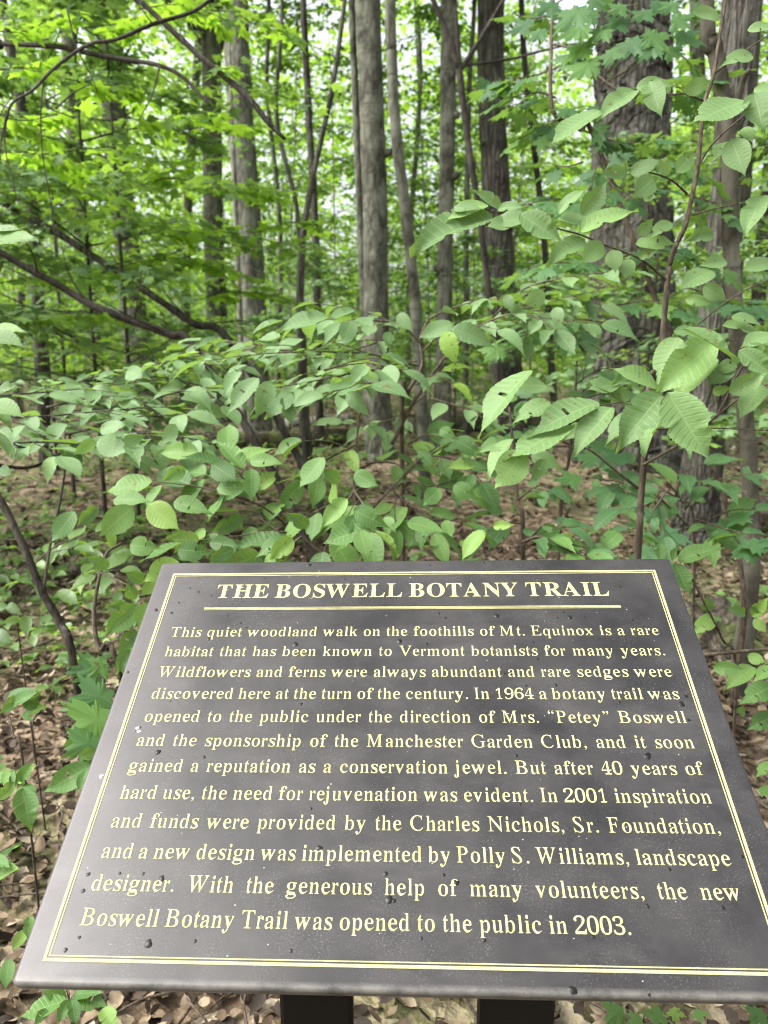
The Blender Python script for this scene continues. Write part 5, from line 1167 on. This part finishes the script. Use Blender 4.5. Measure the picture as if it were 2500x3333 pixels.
for pts, d, L in (([D(1500, 1150), D(1450, 1100), D(1400, 1060), D(1330, 1040), D(1260, 1030)], (2.7, 2.5), .11), ([D(1480, 1100), D(1520, 1050), D(1580, 1030), D(1650, 1020)], (2.7, 2.5), .12), ([D(1500, 1140), D(1560, 1110), D(1600, 1100), D(1670, 1110)], (2.7, 2.5), .12),
                  ([D(1470, 1080), D(1430, 1060), D(1400, 1090), D(1340, 1100)], (2.5, 2.3), .12), ([D(1460, 1070), D(1480, 1020), D(1530, 1000)], (2.6, 2.5), .11), ([D(1440, 1060), D(1390, 1130), D(1340, 1150)], (2.4, 2.2), .11), ([D(1500, 1120), D(1560, 1140), D(1640, 1160)], (2.6, 2.4), .11)):
    J.spray(pts, d, L, **kw)
J.done()

# --- right of the sign
Q = Plant('sign_side_seedling', 'bright green seedling beside the top right corner of the sign', 'seedling', gpt(D(1600, 1560), 1.9), 'low_leaf', ELM, 8)
Q.stem([at(D(1590, 1480), 1.85), at(D(1560, 1380), 1.8), at(D(1520, 1300), 1.75), at(D(1478, 1215), 1.7)], .004, .002, True)
Q.leaves(Y2, [(1270, 100, 1460, 18, 75, 1.62), (1195, 25, 1195, 100, 70, 1.66), (1255, 110, 1330, 255, 80, 1.6), (1245, 100, 1270, 35, 30, 1.64), (1370, 300, 1430, 290, 55, 1.8), (1430, 340, 1340, 405, 70, 1.8), (1400, 320, 1395, 265, 50, 1.8), (1430, 345, 1455, 360, 25, 1.8),
              (1420, 560, 1565, 575, 75, 1.66), (1590, 340, 1660, 260, 60, 1.8), (1560, 330, 1500, 300, 50, 1.8), (1600, 350, 1650, 410, 60, 1.8), (1590, 330, 1610, 300, 40, 1.8), (1600, 560, 1470, 640, 80, 1.72), (1680, 640, 1550, 700, 90, 1.6), (1690, 560, 1600, 600, 60, 1.6), (1570, 510, 1650, 540, 60, 1.64), (1680, 770, 1590, 820, 90, 1.6), (1690, 980, 1610, 1010, 50, 1.6), (1560, 760, 1530, 740, 40, 1.7), (1660, 1070, 1630, 1120, 40, 1.6)], 1.7)
Q.s.add(*tube(smooth_path([at(Y2(1300, 520), 1.75), at(Y2(1400, 505), 1.74), at(Y2(1560, 490), 1.72), at(Y2(1720, 478), 1.7)], 4), .0045, 6))
Q.done()

# --- left of the sign
L1 = Plant('sign_side_shrub', 'leafy shrub pressed against the left edge of the sign', 'shrub', gpt(D(330, 1560), 1.75), 'low_leaf', ELM, 9)
L1.stem([at(Y1(520, 600), 1.7), at(Y1(430, 480), 1.72), at(Y1(405, 330), 1.74), at(Y1(430, 170), 1.76), at(Y1(460, 70), 1.8), at(Y1(525, 25), 1.85)], .006, .003, True)
L1.stem([at(Y1(430, 150), 1.76), at(Y1(500, 180), 1.72), at(Y1(560, 210), 1.7)], .003, .0015)
L1.leaves(Y1, [(600, 290, 445, 425, 130, 1.6), (625, 190, 540, 150, 55, 1.64), (580, 265, 550, 205, 60, 1.64), (560, 300, 470, 290, 60, 1.66), (700, 130, 620, 190, 100, 1.62), (640, 280, 600, 400, 110, 1.58), (590, 400, 510, 500, 90, 1.6), (560, 480, 505, 590, 80, 1.58), (470, 130, 375, 80, 70, 1.75), (680, 180, 610, 250, 80, 1.64)], 1.62)
L1.leaves(Y1, [(400, 985, 170, 1105, 120, 1.42), (420, 930, 335, 940, 60, 1.45), (380, 1000, 330, 1100, 50, 1.42)], 1.42)
L1.done()
L2 = Plant('maple_seedling', 'broad-leaved maple seedling beside the lower left edge of the sign', 'seedling', gpt(D(300, 1700), 1.65), 'maple_leaf', MAPLE, 10)
L2.stem([at(Y1(470, 760), 1.6), at(Y1(450, 640), 1.6), at(Y1(400, 540), 1.62)], .004, .002, True)
L2.leaves(Y1, [(480, 560, 300, 620, 130, 1.6), (500, 660, 260, 760, 130, 1.52), (490, 740, 255, 900, 150, 1.48), (460, 520, 380, 600, 110, 1.6), (440, 860, 250, 950, 100, 1.46), (420, 560, 290, 590, 90, 1.62)], 1.5)
L2.done()
L3 = Plant('left_edge_seedling', 'small toothed seedling at the left edge above the leaf litter', 'seedling', gpt(D(60, 1750), 1.7), 'low_leaf', ELM, 11)
L3.stem([at(Y1(100, 980), 1.6), at(Y1(60, 860), 1.62), at(Y1(40, 760), 1.65)], .003, .0015, True)
L3.leaves(Y1, [(80, 690, 0, 760, 60, 1.68), (110, 740, 160, 690, 60, 1.68), (60, 720, 150, 660, 60, 1.68), (30, 690, 150, 655, 50, 1.7), (110, 750, 130, 780, 50, 1.68), (60, 1070, 135, 985, 60, 1.5), (80, 1080, 160, 1110, 55, 1.5), (20, 1010, 60, 1060, 60, 1.5), (-20, 1030, 40, 1050, 50, 1.5), (120, 750, 180, 720, 40, 1.7)], 1.6)
L3.leaves(Z3, [], 1.5)
L3.leaves(lambda x, y: (x / 1.3272, 2500 + y / 1.3272), [(95, 85, 135, 275, 110, 1.4), (60, 60, -20, 150, 70, 1.45), (90, 60, 130, -20, 60, 1.45), (-30, 470, 80, 430, 70, 1.3), (-40, 400, 30, 410, 60, 1.3), (10, 60, 50, 10, 40, 1.45)], 1.4)
L3.done()
L4 = Plant('left_edge_seedling', 'round-leaved seedling high on the litter at the left edge beside the leaning stem', 'seedling', gpt(D(60, 1420), 2.3), 'mid_leaf', OVAL, 12)
L4.stem([at(Y1(80, 420), 2.2), at(Y1(70, 320), 2.2)], .003, .0015, True)
L4.leaves(Y1, [(110, 335, 115, 425, 70, 2.1), (30, 290, 75, 320, 50, 2.1), (-10, 300, 30, 290, 40, 2.1), (90, 350, 10, 365, 40, 2.1), (-20, 400, 45, 450, 60, 2.0), (140, 420, 150, 470, 40, 2.2), (220, 270, 180, 330, 50, 2.3), (250, 230, 340, 280, 60, 2.3)], 2.1)
L4.spray([D(60, 1230), D(120, 1180), D(180, 1160), D(240, 1140)], (2.6, 2.6), .09, space=.5, n_hint=(0, -.4, 1), side_twigs=1)
L4.spray([D(150, 1260), D(200, 1240), D(260, 1230)], (2.4, 2.3), .09, space=.5, n_hint=(0, -.4, 1), side_twigs=1)
L4.done()
Z5 = lambda x, y: (x / 1.3272, 2500 + y / 1.3272)
L5 = Plant('under_sign_seedling', 'whorl of toothed leaves under the lower left corner of the sign', 'seedling', gpt(D(225, 2260), 1.05), 'low_leaf', ELM, 13)
L5.stem([at(Z5(300, 1010), 1.45), at(Z5(300, 980), 1.42)], .003, .0015, True)
L5.leaves(Z5, [(290, 1000, 70, 1075, 75, 1.42), (310, 990, 450, 1000, 80, 1.42), (300, 1000, 245, 1105, 80, 1.4), (310, 1000, 330, 1110, 75, 1.4), (290, 990, 180, 960, 60, 1.45), (440, 1040, 510, 1130, 110, 1.4), (320, 980, 440, 960, 50, 1.45), (200, 1040, 150, 1110, 70, 1.4), (130, 640, 120, 740, 60, 1.5), (110, 700, 50, 790, 60, 1.5), (40, 820, 20, 960, 60, 1.45)], 1.42)
L5.done()
Z6 = lambda x, y: (1650 + x / 1.9518, 2850 + y / 1.9518)
L6 = Plant('under_sign_seedling', 'jagged-leaved seedling under the lower right edge of the sign', 'seedling', gpt(D(1330, 2240), 1.1), 'low_leaf', MAPLE, 14)
L6.stem([at(Z6(860, 960), 1.5), at(Z6(870, 900), 1.48)], .003, .0015, True)
L6.leaves(Z6, [(740, 830, 620, 960, 130, 1.45), (960, 820, 930, 970, 160, 1.42), (1060, 830, 1080, 930, 100, 1.42), (860, 900, 790, 960, 100, 1.42), (1200, 840, 1240, 930, 60, 1.45), (1620, 840, 1560, 940, 140, 1.45), (1580, 870, 1640, 960, 90, 1.45)], 1.45)
L6.done()

# --- overhanging maple at the upper left: bare dark limbs and drooping twigs
H = Plant('overhanging_maple', 'maple overhanging from the left with crossing bare dark limbs at the top', 'tree', (-3.9, 4.6), 'far_leaf', MAPLE_LO, 20)
def limb(pl, pts, ws, d):
    ds = np.linspace(*(d if isinstance(d, tuple) else (d, d)), len(pts))
    Pw = [at(p, q) for p, q in zip(pts, ds)]; P = smooth_path(Pw, 6)
    r = np.interp(np.linspace(0, 1, len(P)), np.linspace(0, 1, len(ws)), [w * 1.50693 / FPX * q / 2 for w, q in zip(ws, np.linspace(ds[0], ds[-1], len(ws)))])
    pl.s.add(*tube(P, r, 8, .06, pl.rng)); return P
trunk_top = np.array([-3.9, 4.6, 5.0])
H.stem([np.array([-3.9, 4.6, 1.5]), np.array([-3.85, 4.6, 3.2]), trunk_top, np.array([-3.7, 4.5, 7.0])], .13, .05, True)
H.stem([np.array([-3.88, 4.6, 2.6]), at(D(-120, 98), 4.6), at(D(0, 95), 4.5)], .05, .03)
limb(H, [D(0, 95), D(120, 101), D(200, 117), D(260, 128), D(345, 142), D(400, 172), D(455, 230)], [11, 12, 11, 11, 10, 9, 5], (4.5, 4.3))
H.stem([np.array([-3.85, 4.6, 3.6]), at(D(-60, -180), 4.4), at(D(220, -80), 4.2), at(D(300, 0), 4.0)], .04, .02)
limb(H, [D(300, 0), D(360, 55), D(430, 120), D(530, 205), D(580, 265), D(615, 300)], [10, 12, 12, 13, 11, 8], (4.0, 4.0))
H.stem([np.array([-3.8, 4.6, 4.4]), at(D(300, -260), 4.0), at(D(520, -110), 3.8), at(D(455, 0), 3.7)], .03, .015)
limb(H, [D(455, 0), D(410, 28), D(330, 52), D(255, 84), D(190, 97), D(120, 145), D(70, 195), D(25, 225), D(5, 290), D(0, 330)], [8, 8, 9, 8, 8, 7, 6, 5, 4, 3], (3.7, 3.5))
for pts in ([D(95, 165), D(88, 250), D(93, 340), D(110, 440), D(122, 530)], [D(20, 230), D(10, 310), D(30, 400), D(40, 440)], [D(145, 20), D(165, 100), D(200, 170), D(210, 200)], [D(120, 235), D(160, 200), D(200, 180)], [D(100, 232), D(120, 240), D(160, 255)],
            [D(5, 290), D(-5, 260), D(30, 200)], [D(330, 52), D(300, 10), D(280, -40)], [D(345, 142), D(330, 200), D(300, 260)]):
    limb(H, pts, [4, 3, 2.4, 2], (3.6, 3.6))
kw = dict(space=.34, tilt=.35, n_hint=(0, -.1, 1), side_twigs=1, droop=.25)
for pts, d, L in (([D(-40, 60), D(40, 70), D(120, 40), D(200, 30)], (4.0, 4.4), .10), ([D(-40, 230), D(40, 260), D(110, 250), D(170, 230)], (3.6, 3.8), .10), ([D(140, 170), D(200, 180), D(260, 190), D(330, 220)], (4.2, 4.6), .10), ([D(300, 20), D(380, 10), D(460, 30), D(520, 60)], (4.2, 4.4), .11),
                  ([D(-40, 330), D(60, 330), D(150, 350), D(230, 340)], (3.9, 4.3), .10), ([D(180, 60), D(260, 50), D(330, 30), D(420, 20)], (4.6, 5), .10), ([D(260, 250), D(340, 265), D(420, 250), D(500, 270)], (4.4, 4.8), .10), ([D(-30, 150), D(40, 150), D(100, 130)], (3.9, 4.1), .10), ([D(430, 120), D(480, 150), D(520, 130)], (4.0, 4.1), .10),
                  ([D(540, 50), D(600, 60), D(660, 90)], (4.4, 4.4), .11)):
    H.spray(pts, d, L, **kw)
kw = dict(space=.40, tilt=.3, n_hint=(0, -.1, 1), side_twigs=1, droop=.2)
for pts, d, L in (([D(-40, 420), D(80, 410), D(200, 420), D(320, 440)], (5.0, 5.4), .11), ([D(120, 330), D(240, 320), D(360, 350), D(470, 340)], (5.2, 5.8), .11), ([D(160, 500), D(280, 480), D(400, 500), D(500, 490)], (5.4, 6.0), .12), ([D(-40, 620), D(60, 600), D(180, 590), D(300, 600)], (5.0, 5.5), .11),
                  ([D(240, 580), D(350, 560), D(470, 580), D(560, 600)], (5.6, 6.2), .12), ([D(380, 420), D(470, 400), D(560, 420), D(640, 410)], (6.0, 6.6), .12), ([D(-40, 700), D(80, 690), D(200, 680), D(300, 690)], (5.0, 5.4), .11), ([D(420, 650), D(500, 630), D(600, 640), D(680, 660)], (6.0, 6.4), .12),
                  ([D(400, 280), D(500, 270), D(590, 290)], (5.4, 5.8), .11), ([D(560, 500), D(640, 480), D(720, 500)], (6.4, 6.8), .12)):
    H.spray(pts, d, L, **kw)
m2, cc = crown_mb(np.random.default_rng(61), (-1.2, 2.0, 7.4), 3.0, 3.0, 480, .17, KITE, 30)  # unseen crown added overhead to mottle the sign's reflection and soften the light
m2.build('crown', M['mid_leaf'], H.t)  # the added unseen overhead crown
for e in cc[::4]:
    H.s.add(*tube(smooth_path([np.array([-3.75, 4.55, 6.2]), (np.array([-3.75, 4.55, 6.2]) + e) / 2 + (0, 0, .3), e], 5), np.linspace(.035, .008, 11), 5))
H.done('bark_limb')

# leaning dead limbs on the left
def dead(name, label, pts, ws, d, base_d, mat):
    ds = np.linspace(*d, len(pts)); P = [at(p, q) for p, q in zip(pts, ds)]
    dirn = P[-1] - P[-2]
    g = P[-1] + norm(np.array([dirn[0], dirn[1], 0])) * .9; g[2] = float(ground_z(g[0], g[1])) - .05
    P = P + [(P[-1] * .45 + g * .55) + np.array([0, 0, .12]), g]
    r = [w * 1.50693 / FPX * q / 2 for w, q in zip(ws, ds)]; r += [r[-1] * 1.05, r[-1] * 1.1]
    Q = smooth_path(P, 6); t = thing(name, label, 'dead tree', (g[0], g[1], float(ground_z(g[0], g[1]))))
    mb = MB(); rg = np.random.default_rng(len(label)); mb.add(*tube(Q, np.interp(np.linspace(0, 1, len(Q)), np.linspace(0, 1, len(r)), r), 10, .06, rg))
    mb.build('trunk', M[mat], t)
    for k in range(5):
        tw = MB(); q = Q[int(len(Q) * (.1 + .14 * k))]; e = q + np.array([rg.normal(0, .15), rg.normal(0, .2), rg.uniform(.15, .4)])
        tw.add(*tube(smooth_path([q, (q + e) / 2 + rg.normal(0, .03, 3), e], 4), np.linspace(.008, .002, 9), 5))
        tw.build('twig', M[mat], t)
dead('leaning_limb', 'dark bare trunk leaning down from the left edge, the nearer of two', [D(-70, 505), D(0, 545), D(60, 580), D(130, 618), D(200, 660), D(280, 692), D(330, 708), D(372, 725), D(420, 752)], [13, 13, 14, 15, 16, 16, 17, 17, 18], (5.0, 5.0), 0, 'bark_limb')
dead('leaning_limb', 'brown bare trunk leaning down behind the dark one on the left', [D(-40, 410), D(20, 445), D(110, 495), D(200, 552), D(280, 605), D(350, 652), D(420, 700), D(490, 728)], [13, 14, 15, 16, 16, 16, 17, 18], (6.2, 6.2), 0, 'bark_dark')

# --- twig with leaves entering at the left edge, close to the lens
E1 = Plant('edge_sapling', 'sapling at the extreme left edge showing only a few leaf tips', 'sapling', (-1.25, 1.55), 'elm_leaf', ELM, 21)
E1.stem([np.array([-1.2, 1.55, .8]), at(D(-130, 900), 1.6), at(D(-130, 650), 1.6), at(D(-120, 400), 1.6)], .009, .004, True)
for pts in ([D(-130, 850), D(-60, 870), D(-10, 880)], [D(-130, 660), D(-70, 710), D(-20, 720)], [D(-125, 500), D(-70, 510), D(-20, 515)]):
    E1.stem([at(p, 1.6) for p in pts], .003, .0015)
E1.leaves(D, [(-40, 520, 78, 508, 62, 1.5), (-20, 505, 40, 485, 25, 1.52), (-40, 725, 52, 738, 60, 1.5), (-10, 850, 40, 832, 45, 1.55), (-30, 870, 50, 892, 75, 1.5), (-20, 720, 45, 700, 35, 1.55), (-20, 880, 30, 920, 60, 1.55), (-10, 935, 25, 980, 50, 1.6)], 1.5)
E1.done()

# --- maple sapling at the top right, in front of the broad trunk
T1 = Plant('maple_sapling', 'maple sapling with hanging jagged leaves across the top right', 'sapling', (1.55, 3.1), 'maple_leaf', MAPLE, 22)
T1.stem([np.array([1.5, 3.1, .8]), at(Z2(950, 700), 3.0), at(Z2(850, 560), 2.95), at(Z2(730, 480), 2.9), at(Z2(722, 200), 2.9), at(Z2(730, 40), 2.9), at(Z2(735, -150), 2.9)], .012, .006, True)
T1.stem([at(Z2(1010, 390), 2.7), at(Z2(930, 330), 2.75), at(Z2(860, 250), 2.8), at(Z2(780, 200), 2.85), at(Z2(725, 190), 2.9)], .003, .005)
T1.stem([at(Z2(960, 350), 2.7), at(Z2(1040, 310), 2.6), at(Z2(1120, 250), 2.5), at(Z2(1180, 180), 2.5)], .003, .002)
for x0, y0, x1, y1 in ((735, 120, 900, 60), (900, 60, 1100, 20), (735, 20, 860, -30), (860, -30, 1060, -60), (728, 300, 850, 260)):
    T1.stem([at(Z2(x0, y0), 2.85), at(Z2((x0 + x1) / 2, (y0 + y1) / 2 - 10), 2.65), at(Z2(x1, y1), 2.5)], .003, .0016)
T1.leaves(Z2, [(880, 20, 735, 110, 57, 2.35), (760, 10, 640, 40, 33, 2.5), (900, 170, 770, 250, 57, 2.5), (930, 240, 780, 340, 57, 2.45), (1000, 200, 950, 290, 57, 2.45), (1100, 150, 1000, 250, 62, 2.45), (1190, 170, 1090, 260, 62, 2.4), (1130, 120, 1230, 230, 62, 2.4), (1060, 80, 940, 120, 48, 2.5),
               (1160, 40, 1060, 90, 43, 2.5), (1240, 60, 1330, 130, 48, 2.5), (1050, 20, 960, 60, 43, 2.5), (1280, 10, 1180, 50, 38, 2.5), (900, 100, 730, 160, 48, 2.5), (860, 200, 740, 300, 48, 2.55), (1250, 130, 1390, 200, 43, 2.5), (1150, 0, 1230, 60, 43, 2.55), (980, 110, 880, 170, 48, 2.5), (1000, 0, 900, -20, 43, 2.5),
               (820, 60, 700, 60, 43, 2.6), (880, -20, 960, 30, 52, 2.4), (1210, 200, 1300, 250, 43, 2.55), (1090, 190, 1180, 260, 48, 2.45), (1320, 60, 1400, 20, 38, 2.6), (700, 120, 620, 170, 38, 2.7), (930, 40, 820, 90, 48, 2.5)], 2.5)
kw = dict(space=.4, tilt=.35, n_hint=(0, -.3, 1), side_twigs=1, droop=.35)
for pts, d, L in (([Z2(724, 300), Z2(640, 330), Z2(540, 340), Z2(450, 370)], (3.0, 3.2), .12), ([Z2(740, 520), Z2(820, 480), Z2(900, 520), Z2(980, 560)], (2.9, 2.8), .11), ([Z2(740, 420), Z2(660, 400), Z2(600, 440), Z2(540, 460)], (3.1, 3.3), .12), ([Z2(850, 560), Z2(960, 600), Z2(1060, 620), Z2(1150, 600)], (2.9, 2.8), .11),
                  ([Z2(860, 700), Z2(780, 720), Z2(700, 700)], (3.0, 3.1), .11), ([Z2(730, 60), Z2(640, 80), Z2(560, 60)], (3.0, 3.2), .12), ([Z2(900, 640), Z2(1000, 820), Z2(1080, 850), Z2(1160, 820)], (2.8, 2.7), .10), ([Z2(1180, 180), Z2(1260, 220), Z2(1330, 280)], (2.7, 2.7), .12)):
    T1.spray(pts, d, L, **kw)
kw = dict(space=.42, tilt=.25, n_hint=(0, -.12, 1), side_twigs=1, droop=.3)
for pts, d, L in (([D(1330, 470), D(1270, 440), D(1190, 430), D(1110, 450)], (3.2, 3.0), .11), ([D(1330, 380), D(1400, 350), D(1470, 360), D(1540, 390)], (3.2, 3.0), .11), ([D(1330, 560), D(1400, 540), D(1480, 550), D(1560, 580)], (3.1, 3.0), .11),
                  ([D(1320, 600), D(1260, 570), D(1180, 570), D(1120, 590)], (3.0, 2.8), .11), ([D(1300, 260), D(1240, 250), D(1180, 270), D(1120, 300)], (3.3, 3.2), .11), ([D(1330, 660), D(1400, 650), D(1480, 670)], (2.9, 2.8), .11),
                  ([D(1320, 700), D(1250, 690), D(1170, 710), D(1090, 740)], (2.8, 2.6), .11), ([D(1350, 200), D(1420, 180), D(1490, 190), D(1560, 160)], (3.1, 3.0), .12), ([D(1480, 420), D(1560, 440), D(1640, 430)], (3.2, 3.1), .11), ([D(1480, 620), D(1560, 640), D(1660, 650)], (3.0, 2.9), .11)):
    T1.spray(pts, d, L, **kw)
T1.done()

# --- fallen wood
def log(name, label, a, b, r, mat):
    a = np.array(a, float); b = np.array(b, float)
    t = thing(name, label, 'log', (a[0], a[1], float(ground_z(a[0], a[1]))))
    rg = np.random.default_rng(int(abs(a[0] * 100)))
    n = 14; P = a[None, :] + (b - a)[None, :] * np.linspace(0, 1, n)[:, None]
    P[:, 2] = ground_z(P[:, 0], P[:, 1]) + r * .75 + rg.normal(0, r * .08, n)
    mb = MB(); mb.add(*tube(P, np.linspace(r, r * .8, n), 12, .07, rg)); mb.build('trunk', M[mat], t)
    for k in range(3):
        st = MB(); q = P[3 + 4 * k]; e = q + np.array([rg.normal(0, .1), rg.normal(0, .15), r * 2.2]); st.add(*tube(np.array([q, e]), np.array([r * .22, r * .1]), 6))
        st.build('branch_stub', M[mat], t)
g1 = at_y(D(705, 890), 17)
log('birch_log', 'white birch log lying far back left of the central trunk', (g1[0] - .9, 17, 0), (g1[0] + .5, 17.6, 0), .13, 'birch')
log('fallen_log', 'long dark log lying across the left background', (-4.3, 12.0, 0), (-.6, 13.2, 0), .17, 'log')
log('fallen_log', 'mossy dark log lying on the slope at the right edge', (3.2, 6.3, 0), (5.2, 7.4, 0), .16, 'log')
log('fallen_log', 'dark log lying behind the beech pole right of centre', (.6, 15.5, 0), (4.6, 17.0, 0), .2, 'log')
log('fallen_log', 'thin rotten log on the litter behind the leaning left stem', (-3.0, 5.0, 0), (-1.1, 5.6, 0), .05, 'log')

def stump(loc, r, label):
    t = thing('rotten_stump', label, 'stump', (loc[0], loc[1], float(ground_z(*loc))))
    rg = np.random.default_rng(4); n, m = 18, 9; V = []; F = []
    for i in range(m):
        u = i / (m - 1); rad = r * (1.35 - .55 * u) * (1 - .95 * max(0, u - .8) / .2)
        for j in range(n):
            a = 2 * math.pi * j / n
            q = rad * (1 + .16 * math.sin(5 * a + u * 2) + .10 * rg.normal())
            V.append((loc[0] + q * math.cos(a), loc[1] + q * math.sin(a), t.location.z - .05 + r * 1.25 * min(1, u * 1.2) * (1 + .10 * rg.normal())))
    for i in range(m - 1):
        for j in range(n):
            a, b = i * n + j, i * n + (j + 1) % n; F += [(a, b, b + n), (a, b + n, a + n)]
    mb = MB(); mb.add(np.array(V), np.array(F)); mb.build('stump', M['log'], t)
    for k in range(6):
        rt = MB(); a = k * 1.05 + .4; d = np.array([math.cos(a), math.sin(a), 0]); o = np.array([loc[0], loc[1], t.location.z])
        rt.add(*tube(smooth_path([o + d * r * .6 + (0, 0, r * .45), o + d * r * 1.3 + (0, 0, r * .16), o + d * r * 2.0 + (0, 0, -.03)], 4), np.linspace(r * .25, r * .08, 9), 7, .08, rg))
        rt.build('root', M['log'], t)
sp_ = at_y(D(1530, 1290), 3.95)
stump((sp_[0], 3.95), .20, 'knobbly rotten stump beside the smooth stem at right')
